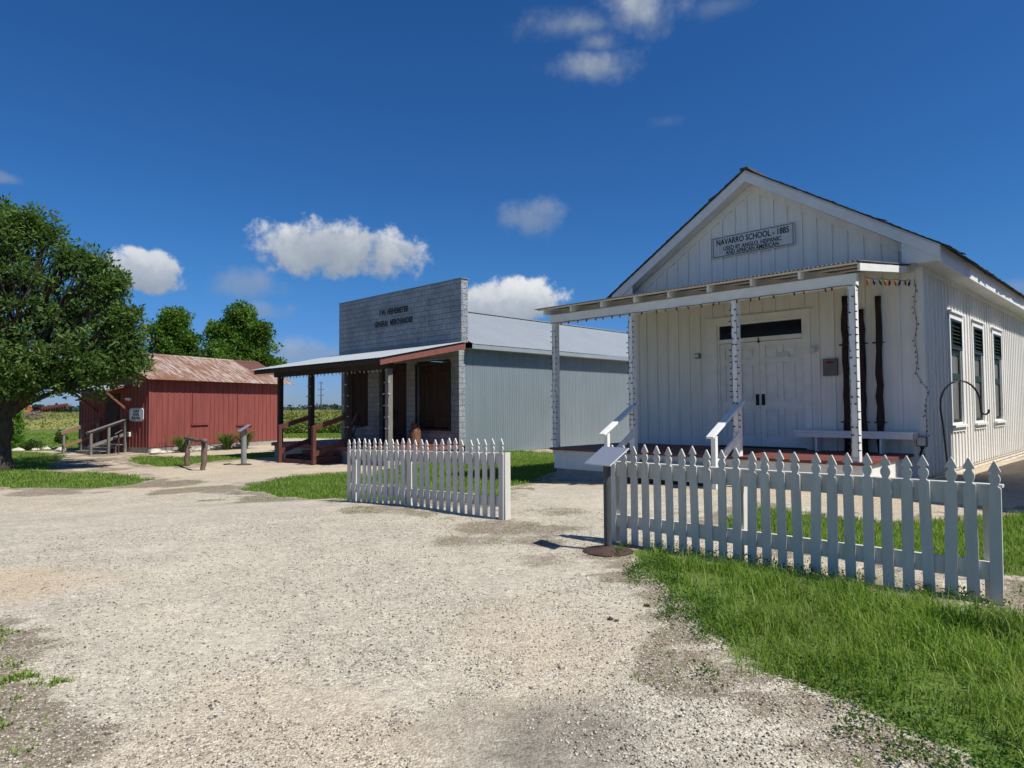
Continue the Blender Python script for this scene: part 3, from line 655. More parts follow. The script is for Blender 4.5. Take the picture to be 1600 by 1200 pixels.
# grey box, lamps, electric box
t = thing('notice_box', 'flat grey metal box with red label on porch wall right of the doors', 'box', sw(-1.76, -.03, 2.32), rzf(SCH))
b = MB(); b.box(-.15, .15, -.05, .0, -.18, .18); b.build('case', boxgrey, t, bevel=.006)
b = MB(); b.prism([(.09 * cos(k * pi / 8), .03 * sin(k * pi / 8) + .11) for k in range(16)], lambda a, c, q: (a, q, c), -.056, -.0505); b.build('label_patch', redlab, t)
b = MB(); b.box(-.155, .155, -.056, .0, .181, .19); b.build('lid', boxgrey, t)
t = thing('wall_lamp', 'round white porch lamp on wall at the upper right of the double doors', 'lamp', sw(-2.08, -.03, 2.74), rzf(SCH))
b = MB(); b.tube([(0, .0, 0), (0, -.05, 0), (0, -.1, -.02)], [.07, .07, .03], 12); b.build('mount', white2, t, smooth=True)
b = MB(); b.lathe([(.02, -.08), (.06, -.05), (.065, 0), (.045, .05), (.02, .06)], (0, -.12, 0), 14); b.build('globe', signw, t, smooth=True)
t = thing('wall_lamp', 'small pale box lamp on porch wall to the left of the double doors', 'lamp', sw(-4.92, -.03, 2.76), rzf(SCH))
b = MB(); b.box(-.07, .07, -.08, 0, -.06, .06); b.build('mount', boxgrey, t, bevel=.01); b = MB(); b.box(-.05, .05, -.1, -.081, -.04, .04); b.build('lens', signw, t, bevel=.006)
t = thing('electric_box', 'grey outdoor electric box with cables low on the corner of the white schoolhouse', 'electric box', sw(-.06, -.03, .78), rzf(SCH))
b = MB(); b.box(-.09, .09, -.1, 0, -.1, .1); b.build('case', boxgrey, t, bevel=.01); b = MB(); b.box(-.075, .075, -.115, -.101, -.08, .09); b.build('cover', steel, t, bevel=.006)
b = MB()
for k in range(7): b.tube([(random.uniform(-.06, .06), -.06 + random.uniform(-.04, .02), -.1), (random.uniform(-.09, .09), -.08, -.25), (random.uniform(-.07, .07), -.06, -.42), (random.uniform(-.05, .1), -.05, -.75)], .007, 5)
b.build('cable', wire, t)

# ------------------------------------------------------------------ string lights
_bulb = {}
def bulb_mesh(m, s):
    k = (m.name, s)
    if k not in _bulb:
        b = MB(); b.lathe([(.006 * s, .0), (.010 * s, -.008 * s), (.016 * s, -.03 * s), (.014 * s, -.05 * s), (.003 * s, -.072 * s)], n=8); me = b.mesh('bulb'); me.materials.append(m); me.shade_smooth(); _bulb[k] = me
    return _bulb[k]
def string_lights(label, pts, spots, mats, fr, group, s=1.0, rad=.006):
    x, y = world(fr, *pts[0][:2]); t = thing('string_lights', label, 'string lights', (x, y, pts[0][2]), rzf(fr), group)
    P = [tuple(Vector(p) - Vector(pts[0])) for p in pts]
    b = MB(); b.tube(P, rad, 5, True); b.build('wire', wire, t)
    for i, (p, rot) in enumerate(spots):
        o = bpy.data.objects.new('bulb', bulb_mesh(mats[i % len(mats)] if len(mats) < 9 else random.choice(mats), s)); COL.objects.link(o); o.parent = t
        o.location = Vector(p) - Vector(pts[0]); o.rotation_euler = rot
def post_lights(label, px, fr, y0, z0, z1, hw, mats, group, n=22, s=1.0):
    pts, spots = [], []
    for side in (-1, 1):
        for i in range(n + 1):
            f = i / n if side < 0 else 1 - i / n
            z = z1 - (z1 - z0) * f; x = px + side * (hw - .012 + random.uniform(-.006, .006)); pts.append((x, y0 - .008, z))
            if 0 < i < n: spots.append(((x, y0 - .012, z), (random.uniform(-.3, .3), -random.choice((side, side, -side)) * 1.4 + random.uniform(-.3, .3), random.uniform(-.4, .4))))
    string_lights(label, pts, spots, mats, fr, group, s, .004)
G1 = 'string lights on the schoolhouse posts'
for px, lab in ((-7.22, 'dark string lights wound up the far left porch post of the schoolhouse'), (-4.96, 'dark string lights on the porch post at the left of the steps'), (-2.53, 'dark string lights on the porch post right of the steps'), (-.38, 'dark string lights on the sunlit porch corner post near the logs')):
    post_lights(lab, px, SCH, -2.866, .6 if px not in (-4.96, -2.53) else 1.0, 3.5, .065, [BULBS[4]], G1, 22, .75)
pts = [(-7.3 + 6.95 * i / 40, -2.88, 3.575 - .012 * abs(sin(i * .9))) for i in range(41)]
spots = [((-7.3 + 6.95 * i / 26 + random.uniform(-.08, .08), -2.88, 3.565), (random.uniform(-.4, .4), random.uniform(-.4, .4), 0)) for i in range(1, 27)]
string_lights('coloured bulbs hanging in a row under the front porch beam of the schoolhouse', pts, spots, [BULBS[k] for k in (4, 0, 4, 1, 4, 0, 2, 0, 3, 4)], SCH, 'coloured string lights on the schoolhouse', 1.0)
pts = [(-.165, -2.8 + 2.7 * i / 20, 3.69 + .3 * i / 20 - .03 * abs(sin(i * .5))) for i in range(21)]
spots = [((-.165, -2.7 + 2.5 * i / 8, 3.66 + .29 * i / 8), (random.uniform(-.3, .3), random.uniform(-.3, .3), 0)) for i in range(9)]
string_lights('blue, green and orange bulbs strung along the sunlit porch end rafter', pts, spots, [BULBS[k] for k in (3, 1, 2, 3, 0, 3, 1)], SCH, 'coloured string lights on the schoolhouse', 1.5)
pts = [(-.12 + .02 * sin(i), -.05, 4.0 - .11 * i) for i in range(18)] + [(-.1 + .06 * i, -.05, 2.05 - .1 * i * 1.0) for i in range(1, 4)] + [(.02, -.06, 1.7 - .1 * i) for i in range(1, 9)]
spots = [((p[0] + random.choice((-.02, .02)), p[1] - .01, p[2]), (random.uniform(-1.4, 1.4), random.uniform(-1, 1), 0)) for p in pts[1:]]
string_lights('dark string lights drooping down the corner of the schoolhouse to the electric box', pts, spots, [BULBS[4], BULBS[4], BULBS[0], BULBS[4], BULBS[4]], SCH, 'coloured string lights on the schoolhouse', .75, .0045)

# ------------------------------------------------------------------ STORE
store = thing('general_store', 'grey tin-sided general store with tall square false front and dark timber porch', 'store', (STO[0], STO[1], 0), rzf(STO))
def build_store():
    S = store; SW = 7.7; SLn = 17.0
    # side walls of corrugated tin
    b = MB(); b.corr((0, .3, -.17), (0, 1, 0), SLn, (0, 0, 1), 3.87, (1, 0, 0), .1, .016, rows=2); b.build('wall', tin, S, smooth=True)
    b = MB(); b.corr((-SW, .3, -.5), (0, 1, 0), SLn, (0, 0, 1), 4.2, (1, 0, 0), .068, .009); b.box(-SW, 0, SLn + .2, SLn + .3, -.5, 3.7); b.build('wall', tin, S)
    b = MB(); b.box(-SW + .03, -.03, .35, SLn + .15, -.6, -.19); b.build('foundation', concrete, S)
    # block front with openings
    b = MB()
    for x0, x1 in ((-7.75, -7.2), (-5.7, -4.9), (-3.05, -2.42), (-.46, .03)): b.box(x0, x1, 0, .3, .16, 3.3)
    b.box(-7.75, .03, 0, .3, 3.3, 3.86); b.box(-2.42, -.46, 0, .3, .16, .74)
    b.build('wall', facade, S)
    b = MB(); b.box(-7.9, .21, -.03, .30, 3.86, 6.15); ff = b.build('false_front', facade, S, bevel=.01)
    b = MB(); b.box(-7.93, .24, -.05, .33, 6.152, 6.18); b.build('coping', tin, ff)
    b = MB(); b.box(-7.0, -1.6, -.041, -.032, 4.55, 5.68); b.box(-5.3, -2.3, -.046, -.042, 3.95, 4.5); 
    b.build('sheet_patch', facade, ff)
    text_mesh('lettering', 'F.W. HEINEMEYER', .32, oldink, ff, (-3.85, -.05, 5.40), (pi / 2, 0, 0), 1.95, .012)
    text_mesh('lettering', 'GENERAL  MERCHANDISE', .32, oldink, ff, (-3.86, -.05, 4.95), (pi / 2, 0, 0), 2.55, .012)
    # doors and shuttered window
    def planks(name, x0, x1, z0, z1, y, m=brownwood, n=6):
        b = MB(); w = (x1 - x0) / n
        for i in range(n): b.box(x0 + i * w + .006, x0 + (i + 1) * w - .006, y + random.uniform(0, .008), y + .04, z0, z1)
        b.box(x0 + .05, x1 - .05, y - .03, y - .001, z0 + .25, z0 + .38); b.box(x0 + .05, x1 - .05, y - .03, y - .001, z1 - .38, z1 - .25)
        b.box(x0, x1, y + .042, y + .08, z0, z1)
        return b.build(name, m, S)
    for x0, x1 in ((-4.86, -3.98), (-3.97, -3.09)):
        d = planks('door', x0, x1, .22, 3.26, .14); hx = x1 - .1 if x0 < -4.5 else x0 + .1
        h = MB(); h.box(hx - .03, hx + .03, .1, .139, 1.2, 1.45); h.build('handle', black, d)
    planks('shutter', -7.16, -6.45, .8, 3.26, .14); planks('shutter', -6.44, -5.74, .8, 3.26, .14)
    b = MB(); b.box(-7.2, -5.7, 0.002, .298, .16, .79); b.build('wall', facade, S)
    w1 = planks('shutter', -2.38, -1.44, .8, 3.1, .1); 
    planks('shutter', -1.42, -.5, .8, 3.1, .02)
    b = MB(); b.box(-2.46, -.42, -.05, -.002, 3.1, 3.2); b.box(-.5, -.42, -.05, -.002, .74, 3.099); b.box(-2.46, -2.39, -.05, -.002, .74, 3.099); b.box(-2.46, -.42, -.09, -.002, .68, .739); b.build('window_frame', brownwood, S)
    # main roof, low gable, ribbed
    rib = lambda p: 1.0 if p < .12 else (.35 if .45 < p < .53 else 0)
    for sgn in (1, -1):
        s = .45; k = sqrt(1 + s * s); ex = .42 if sgn > 0 else -SW - .4; xm = -SW / 2 - .05
        ln = abs(ex - xm) * k; z0 = 5.76 - abs(ex - xm) * s
        b = MB(); b.corr((ex, .31, z0), (0, 1, 0), SLn + .4, (-sgn / k, 0, s / k), ln, (sgn * s / k, 0, 1 / k), .3, .012, per=14, shape=rib); r = b.build('roof', tinroof, S, solid=.003)
        b = MB(); b.box(ex - sgn * .03, ex - sgn * .005, .31, SLn + .6, z0 - .17, z0 - .02); b.box(ex - sgn * .04, 0 if sgn > 0 else -SW, .31, SLn + .5, z0 - .17, z0 - .15); b.build('fascia', tinroof, S)
        if sgn > 0:
            b = MB(); b.box(xm - .12, xm + .12, .31, SLn + .7, 5.765, 5.8); b.build('ridge_cap', tinroof, r)
    # porch
    b = MB(); y = -3.15
    while y < -.03: b.box(-7.75, .12, y, y + .134, .14, .2 + random.uniform(-.002, .002)); y += .14
    b.build('porch_floor', redfloor, S)
    b = MB(); b.box(-7.78, .15, -3.2, -3.152, .06, .19); b.box(.122, .15, -3.15, -.02, .06, .19); b.box(-7.78, -7.752, -3.15, -.02, .06, .19); b.build('porch_edge', redtrim, S)
    for bx in ((-7.7, .05, -3.1, -2.8, -.75, .139), (-.2, .05, -2.799, -.02, -.7, .139), (-7.7, -7.4, -2.799, -.02, -.8, .139)):
        b = MB(); b.box(*bx); b.build('foundation', concrete, S)
    for px in (-7.4, -4.95, -2.42, .0):
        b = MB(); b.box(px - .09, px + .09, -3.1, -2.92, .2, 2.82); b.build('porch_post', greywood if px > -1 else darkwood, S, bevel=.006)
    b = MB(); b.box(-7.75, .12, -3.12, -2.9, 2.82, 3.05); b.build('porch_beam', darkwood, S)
    zr = lambda y: 2.96 + (y + 3.6) * .205
    for i in range(12):
        x = -8.45 + i * .775
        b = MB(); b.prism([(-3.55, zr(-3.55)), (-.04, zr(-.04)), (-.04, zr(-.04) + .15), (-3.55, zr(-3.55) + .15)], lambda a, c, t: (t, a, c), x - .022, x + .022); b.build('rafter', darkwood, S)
    b = MB(); b.prism([(-3.62, zr(-3.62) - .06), (.0, zr(0) - .1), (.0, zr(.0) + .14), (-3.62, zr(-3.62) + .14)], lambda a, c, t: (t, a, c), .36, .395); b.build('rake_board', redtrim, S)
    b = MB(); b.box(-8.5, .355, -3.6, -3.565, zr(-3.58) - .02, zr(-3.58) + .13); b.build('porch_fascia', darkwood, S)
    s = atan(.205); b = MB(); b.corr((-8.6, -3.68, zr(-3.68) + .175), (1, 0, 0), 9.05, (0, cos(s), sin(s)), 3.66 / cos(s), (0, -sin(s), cos(s)), .2, .016, per=10, shape=lambda p: 1.0 if p < .2 else 0); b.build('porch_roof', tinroof, S, solid=.003)
    # steps with hand rails
    st = thing_child('steps', S)
    for z, y in ((.0, -3.5), (-.2, -3.85)):
        b = MB(); b.box(-4.75, -2.6, y - .02, y + .3, z - .05, z); b.build('tread', redrail, st); b = MB(); b.box(-4.73, -2.62, y, y + .03, z - .2, z - .052); b.build('riser', redrail, st)
    b = MB(); b.box(-4.79, -4.753, -4.2, -3.2, -.6, -.12); b.box(-2.597, -2.56, -4.2, -3.2, -.6, -.12); b.box(-4.75, -2.6, -4.22, -4.19, -.6, -.27); b.box(-4.75, -2.6, -4.2, -3.9, -.3, -.26); b.build('stringer', redrail, st)
    for x in (-4.88, -2.48):
        b = MB(); b.bar((x, -3.1, 1.22), (x, -4.35, .86), .06, .16); r = b.build('handrail', redrail, S, bevel=.004)
        b = MB(); b.box(x - .06, x + .06, -4.36, -4.24, -.5, .93); b.build('newel_post', redrail, r, bevel=.004); b = MB(); b.bar((x, -3.1, .36), (x, -4.24, .0), .05, .16); b.build('lower_rail', redrail, r)
build_store()
def tw(lx, ly, z): x, y = world(STO, lx, ly); return (x, y, z)
t = thing('milk_can', 'rusty brown milk can standing on the store porch by the shuttered window', 'milk can', tw(-1.72, -.62, .2), rzf(STO))
b = MB(); b.lathe([(.2, 0), (.215, .02), (.21, .05), (.21, .46), (.2, .5), (.13, .6), (.125, .66), (.17, .7), (.15, .71)], n=20); b.build('body', rustcan, t, smooth=True)
b = MB(); b.lathe([(.14, .7105), (.175, .715), (.175, .74), (.1, .76), (.02, .77)], n=20); b.build('lid', rustcan, t, smooth=True)
for s in (-1, 1):
    b = MB(); b.tube([(s * .19, 0, .51), (s * .24, 0, .56), (s * .22, 0, .62), (s * .13, 0, .63)], .012, 6); b.build('handle', rustcan, t)
t = thing('wooden_crossbuck', 'grey wooden X trestle standing on the store porch left of the doors', 'trestle', tw(-5.6, -.9, .2), rzf(STO))
for s in (-1, 1):
    b = MB(); b.bar((-s * .5, .03 * s, 0), (s * .5, .03 * s, 1.15), .05, .11, (0, 1, 0)); b.build('leg', greywood, t)
b = MB(); b.bar((0, .06, .57), (0, .6, .57), .05, .05); b.build('stretcher', greywood, t)
t = thing('plough_handle', 'dark leaning implement with crooked handle beside the store porch left post', 'implement', tw(-5.1, -1.0, .2), rzf(STO))
b = MB(); b.tube([(-.4, 0, .02), (-.05, 0, .4), (.15, .1, .9), (0, .1, 1.1), (-.2, .1, 1.15)], .03, 6); b.build('handle', darkwood, t); b = MB(); b.bar((-.4, -.1, .03), (.3, .1, .05), .08, .05); b.build('beam', darkwood, t)
GS = 'string lights on the store porch'
for px, lab in ((-4.95, 'small clear string lights on the store post left of its steps'), (-2.42, 'small clear string lights on the store post right of its steps'), (.0, 'small clear string lights on the sunlit grey store post')):
    post_lights(lab, px, STO, -3.105, .5, 2.75, .09, [bulbw], GS, 6, 1.3)
pts = [(-7.6 + 7.6 * i / 30, -3.13, 2.81 - .02 * (i % 2)) for i in range(31)]
string_lights('small clear bulbs hanging along the dark store porch beam', pts, [(p, (random.uniform(-.5, .5), 0, 0)) for p in pts[1::1]], [bulbw], STO, GS, 1.2)

# ------------------------------------------------------------------ RED SHED
shed = thing('red_shed', 'barn-red board shed with rusty corrugated roof, beyond the gravel path', 'shed', (SHE[0], SHE[1], 0), rzf(SHE))
def build_shed():
    S = shed; SW, SL_ = 4.95, 8.13; xm = -SW / 2; zr, ze = 4.32, 2.92; sl = (zr - ze) / (SW / 2 + .42)
    b = MB(); b.box(-.1, 0, .1, SL_, -.17, 3.0); y = .12
    while y < SL_ - .05: b.box(0, .02, y - .025, y + .025, -.17 + random.uniform(-.02, .02), 3.0); y += .285 + random.uniform(-.03, .03)
    b.box(0, .022, -.02, .07, -.17, 3.0)
    b.build('wall', barn, S)
    top = lambda x: zr - .08 - sl * abs(x - xm)
    b = MB(); b.prism([(-SW, -.17), (0, -.17), (0, top(0)), (xm, top(xm)), (-SW, top(-SW))], lambda a, c, t: (a, t, c), 0, .1); x = -SW + .1
    while x < -.05:
        if not (-3.1 < x < -2.0): b.prism([(x - .022, -.17), (x + .022, -.17), (x + .022, top(x + .022)), (x - .022, top(x - .022))], lambda a, c, t: (a, t, c), -.02, .001)
        x += .235
    b.build('wall', barn, S)
    b = MB(); b.box(-SW, -SW + .1, .1, SL_, -.17, 3.0); b.prism([(-SW + .1, -.17), (-.1, -.17), (-.1, 2.9), (xm, top(xm)), (-SW + .1, 2.9)], lambda a, c, t: (a, t, c), SL_ - .1, SL_ - .001); b.build('wall', barn, S)
    b = MB(); b.box(-SW + .04, -.03, .03, SL_ - .03, -.8, -.171); b.build('foundation', concrete, S)
    for sgn in (1, -1):
        k = sqrt(1 + sl * sl); ex = xm + sgn * (SW / 2 + .42); ln = abs(ex - xm) * k
        b = MB(); b.corr((ex, -.35, ze), (0, 1, 0), SL_ + .95, (-sgn / k, 0, sl / k), ln, (sgn * sl / k, 0, 1 / k), .076, .011); r = b.build('roof', rustroof, S, solid=.003)
    b = MB()
    for sgn in (1, -1): b.prism([(xm, zr + .03), (xm + sgn * .2, zr + .03 - .2 * sl), (xm + sgn * .2, zr + .015 - .2 * sl), (xm, zr + .012)], lambda a, c, t: (a, t, c), -.35, SL_ + .6)
    b.build('ridge_cap', rustroof, S)
    for y0, y1, z0, z1 in ((2.25, 3.12, .84, 2.33), (4.98, 5.9, .74, 2.33)):
        b = MB()
        n = 4
        for i in range(n): b.box(.021, .045, y0 + i * (y1 - y0) / n + .004, y0 + (i + 1) * (y1 - y0) / n - .004, z0, z1)
        f = b.build('shutter', barn, S); b = MB(); b.box(.0205, .085, y0 - .06, y1 + .06, z0 - .055, z0 - .008); b.build('sill', barn, f)
    b = MB(); b.box(-3.05, -2.05, -.035, -.001, .1, 2.3); d = b.build('door', brownwood, S); b = MB(); b.box(-2.2, -2.15, -.06, -.036, 1.1, 1.25); b.build('handle', black, d)
    # awning over the door
    b = MB(); b.corr((-3.75, -1.15, 2.45), (1, 0, 0), 2.4, (0, .966, .26), 1.19, (0, -.26, .966), .076, .01); aw = b.build('awning', tinroof, S, solid=.003)
    for x in (-3.7, -1.4):
        b = MB(); b.bar((x, -1.12, 2.40), (x, -.02, 2.69), .05, .07); b.bar((x, -1.08, 2.34), (x, -.03, 1.5), .05, .09); b.build('brace', redtrim if x > -2 else barn, aw)
    b = MB(); b.box(-3.7, -1.42, -1.13, -1.09, 2.35, 2.43); b.build('awning_rail', greywood, aw)
    # dark closet on the far corner
    b = MB(); b.box(-5.6, -4.96, .3, 1.6, -.5, 2.0); c = b.build('closet', slate, S); b = MB(); b.prism([(-5.68, 2.02), (-4.96, 2.1), (-4.96, 2.16), (-5.68, 2.08)], lambda a, cc, t: (a, t, cc), .15, 1.7); b.build('closet_roof', slate, c)
build_shed()
def dw(lx, ly, z): x, y = world(SHE, lx, ly); return (x, y, z)
t = thing('shed_sign', 'white sign with clipped corners reading OLMOS VOTING BUILDING, on red shed end wall', 'sign', dw(-.8, -.022, 1.33), rzf(SHE))
def octo(w, h, c): return [(-w + c, -h), (w - c, -h), (w, -h + c), (w, h - c), (w - c, h), (-w + c, h), (-w, h - c), (-w, -h + c)]
b = MB(); b.prism(octo(.48, .30, .09), lambda a, c, q: (a, q, c), -.04, -.004); b.build('panel', signw, t)
b = MB()
o1, o2 = octo(.45, .27, .085), octo(.435, .255, .08)
for i in range(8): j = (i + 1) % 8; b.add([(o1[i][0], -.044, o1[i][1]), (o1[j][0], -.044, o1[j][1]), (o2[j][0], -.044, o2[j][1]), (o2[i][0], -.044, o2[i][1])], [(0, 1, 2, 3)])
b.build('border', ink, t)
for i, s in enumerate(('OLMOS', 'VOTING', 'BUILDING')): text_mesh('lettering', s, .17, ink, t, (0, -.043, .15 - i * .155), (pi / 2, 0, 0), (.44, .46, .60)[i], .004)
t = thing('flood_lamp', 'white twin flood lamp on the red shed end wall under the awning', 'lamp', dw(-1.25, -.022, 2.05), rzf(SHE))
b = MB(); b.tube([(0, 0, 0), (0, -.06, 0)], .05, 10); b.build('mount', white2, t)
for s in (-1, 1):
    b = MB(); b.tube([(0, -.05, 0), (s * .06, -.09, .02), (s * .12, -.18, -.02)], [.02, .05, .07], 10); b.build('head', signw, t, smooth=True)
t = thing('small_utility_box', 'tiny white utility box low on the red shed wall beside its stair rail', 'utility box', dw(-1.3, -.022, .42), rzf(SHE))
b = MB(); b.box(-.1, .1, -.09, 0, -.1, .1); b.build('case', signw, t, bevel=.008); b = MB(); b.box(-.08, .08, -.105, -.091, -.08, .08); b.build('cover', boxgrey, t, bevel=.004)
def build_stair():
    t = thing('wooden_stair', 'grey weathered wooden stair with hand rails in front of red shed door', 'stair', dw(-2.45, -.9, -.43), rzf(SHE))
    for i in range(3):
        b = MB(); b.box(-.9, .9, .86 - .36 * (i + 1) - .1, .86 - .36 * i - .11 + (.0 if i else .05), .36 - .13 * i, .40 - .13 * i); b.build('tread', greywood, t)
        b = MB(); b.box(-.88, .88, .86 - .36 * (i + 1) - .09, .86 - .36 * (i + 1) - .07, .0, .359 - .13 * i); b.build('riser', greywood, t)
    for s in (-1, 1):
        x = s * .98
        for y, h in ((-.8, .95), (.0, 1.2), (.78, 1.5)):
            b = MB(); b.box(x - .05, x + .05, y - .05, y + .05, -.05, h); b.build('post', greywood, t, bevel=.005)
        b = MB(); b.bar((x - s * .07, -.95, .93), (x - s * .07, .86, 1.5), .04, .14); b.build('handrail', greywood if s > 0 else tanwood, t)
        b = MB(); b.bar((x, -.95, 1.0), (x, .86, 1.57), .16, .035); b.build('rail_cap', greywood, t)
        b = MB(); b.bar((x - s * .07, -.85, .35), (x - s * .07, .8, .85), .04, .13); b.build('lower_rail', greywood if s > 0 else tanwood, t)
build_stair()

# ------------------------------------------------------------------ FENCES
def picket_poly(h, w):
    hw = w / 2
    half = [(hw, 0), (hw, h - .215), (hw * .95, h - .205), (hw * .5, h - .19), (hw * .62, h - .178), (hw * .86, h - .155), (hw * .92, h - .135), (hw * .8, h - .115), (hw * .42, h - .095), (hw * .5, h - .088), (hw * .98, h - .084), (hw * .9, h - .07), (0.004, h)]
    return half + [(-a, c) for a, c in half[::-1]]
def fence(name, label, A, B, n, w, post_end):
    A, B = Vector((*A, gzf(*A))), Vector((*B, gzf(*B))); d = B - A; ln = math.hypot(d.x, d.y); rz = math.atan2(d.y, d.x)
    t = thing(name, label, 'fence', A, rz, 'white picket fences by the drive'); dz = d.z / ln
    step = (ln - w) / (n - 1)
    for i in range(n):
        x = w / 2 + i * step; z = dz * x; lean = random.choice((random.uniform(-.012, .012), random.uniform(-.03, .03)))
        b = MB(); h = 1.085 + random.uniform(-.018, .016); pp = picket_poly(h, w * random.uniform(.97, 1.03)); y0 = random.uniform(-.003, .003)
        b.prism(pp, lambda a, c, q: (x + a + lean * c, q + y0, c + z + .0), -.024, -.004)
        b.build('picket', fencew, t, bevel=.002)
    for z0, z1, cap in ((.73, .87, 1), (.17, .31, 0)):
        b = MB(); b.prism([(0.01, z0), (ln - .01, z0 + dz * ln), (ln - .01, z1 + dz * ln), (0.01, z1)], lambda a, c, q: (a, q, c), .0, .04)
        if cap: b.prism([(-.02, z1 + .001), (ln + .012, z1 + .001 + dz * ln), (ln + .012, z1 + .026 + dz * ln), (-.02, z1 + .026)], lambda a, c, q: (a, q, c), -.002, .075)
        b.build('rail', fencew, t, bevel=.002)
    for x, lo, th in ((.08, 0, .09), (ln * .42, 0, .09), (ln - .08, 0, .09)):
        b = MB(); b.box(x - th / 2, x + th / 2, .041, .041 + th, -.2 + dz * x, .868 + dz * x); b.build('post', fencew, t, bevel=.004)
    if post_end:
        b = MB(); b.box(ln + .002, ln + .03, -.004, .1, -.1 + dz * ln, .9 + dz * ln); b.build('end_board', fencew, t, bevel=.003)
fence('picket_fence', 'white picket fence in front of the schoolhouse porch, long grass at its foot', (1.09, 7.52), (3.66, 5.02), 25, .084, False)
fence('picket_fence', 'white picket fence between the gravel drive and the grey store', (-2.87, 11.66), (-.12, 8.98), 25, .088, True)

# ------------------------------------------------------------------ INFORMATION STANDS, HOOK, HITCH FRAME
def stand(label, x, y, h, pw, pd, m, base, pr, face):
    t = thing('information_stand', label, 'sign stand', (x, y, gzf(x, y)), face, 'slanted information stands')
    b = MB(); b.lathe([(pr, -.1), (pr, h - .04)], n=14); b.build('post', m, t, smooth=False)
    ti = radians(33)
    b = MB(); c = Vector((0, 0, h)); e = Vector((0, cos(ti), sin(ti))); n = Vector((0, -sin(ti), cos(ti)))
    f = lambda a, bb, q: c + Vector((a, 0, 0)) + e * bb + n * q
    b.prism([(-pw / 2, -pd / 2), (pw / 2, -pd / 2), (pw / 2, pd / 2), (-pw / 2, pd / 2)], f, 0, .012); p = b.build('panel', steel, t, bevel=.002)
    b = MB(); b.prism([(-pw * .3, -pd * .35), (pw * .3, -pd * .35), (pw * .3, pd * .35), (-pw * .3, pd * .35)], f, -.03, -.001); b.build('bracket', m, t)
    if base:
        b = MB(); b.lathe([(.26, -.02), (.26, .012), (.22, .025), (.1, .04), (.06, .06)], n=28); b.build('base', rustbase, t, smooth=False)
FACE = math.atan2(.21, .34) - pi / 2 - 0.0
FACE = math.atan2(-.34, .21)
stand('dark post with slanted metal panel on a round rusty base by the picket fence', .985, 6.98, .985, .42, .31, postgrey, True, .04, FACE)
stand('pale grey post with slanted panel on the path between red shed and store', -9.37, 23.28, 1.27, .62, .42, postlight, True, .09, FACE)
stand('thin small information stand beside the shed stair rail', -17.81, 30.17, .98, .5, .34, rustbase, False, .035, FACE)
t = thing('shepherd_hook', 'tall black iron plant hook curving over behind the right end of the picket fence', 'plant hook', (3.52, 5.32, 0), 0)
b = MB(); tp = [(.0, 0, -.2), (-.03, 0, .7), (-.085, 0, 1.35), (-.1, 0, 1.47)]
for k in range(1, 13):
    a = pi - k * pi / 12 * .93; tp.append((.06 + .16 * cos(a), .0, 1.5 + .19 * sin(a)))
tp += [(.222, 0, 1.47)]
for k in range(0, 9):
    a = pi + k * pi / 8 * 1.05; tp.append((.255 + .033 * cos(a), 0, 1.455 + .035 * sin(a)))
b.tube(tp, .0075, 8); b.build('rod', black, t, smooth=True)
b = MB(); b.tube([(-.01, 0, -.02), (-.012, .0, .12), (.11, 0, .12), (.11, 0, -.1)], .006, 6); b.build('foot_prong', black, t)
t = thing('hitching_rail', 'rustic hitching rail of two rough log posts and a crossbar, before red shed', 'hitching rail', (-10.43, 21.92, gzf(-10.43, 21.92)), math.atan2(-2.17, 1.66))
for x in (-1.2, 1.2):
    b = MB(); b.tube([(x + random.uniform(-.03, .03), random.uniform(-.03, .03), -.1 + i * .17) for i in range(7)], [.085 * random.uniform(.85, 1.15) for i in range(7)], 9, jit=.12); b.build('post', log2, t, smooth=True)
b = MB(); b.tube([(-1.45 + i * .36, random.uniform(-.03, .03), .93 + random.uniform(-.025, .02)) for i in range(9)], [.055 * random.uniform(.8, 1.2) for i in range(9)], 9, jit=.12); b.build('crossbar', log2, t, smooth=True)

# ------------------------------------------------------------------ TREES AND PLANTS
def leaf_cloud(anchors, per, spread, size, aspect, droop=.2, up=.25, seed=0):
    """anchors (n,4): x,y,z,r ; returns V, quads, rnd"""
    rg = np.random.default_rng(seed); n = len(anchors) * per
    A = np.repeat(anchors, per, 0); d = rg.normal(size=(n, 3)); d /= np.linalg.norm(d, axis=1)[:, None]
    P = A[:, :3] + d * (rg.random(n) ** .55 * A[:, 3] * spread)[:, None]
    ax = d + rg.normal(size=(n, 3)) * .6; ax[:, 2] += up - droop * rg.random(n); ax /= np.linalg.norm(ax, axis=1)[:, None]
    sd = np.cross(ax, rg.normal(size=(n, 3)) + np.array([0, 0, 1.2])); sd /= np.linalg.norm(sd, axis=1)[:, None] + 1e-9
    nn = np.cross(sd, ax); s = size * (.6 + .8 * rg.random(n)); w = s * aspect
    a, b_ = ax * s[:, None], sd * w[:, None]; fold = nn * (w * .35)[:, None]
    V = np.stack([P, P + a * .5 + b_ + fold, P + a, P + a * .5 - b_ + fold], 1).reshape(-1, 3)
    I = np.arange(n) * 4; T = np.concatenate([np.stack([I, I + 1, I + 2], 1), np.stack([I, I + 2, I + 3], 1)])
    base = np.repeat(rg.random(len(anchors)), per) * .5 + rg.random(n) * .5
    return V, T, np.repeat(base, 4)
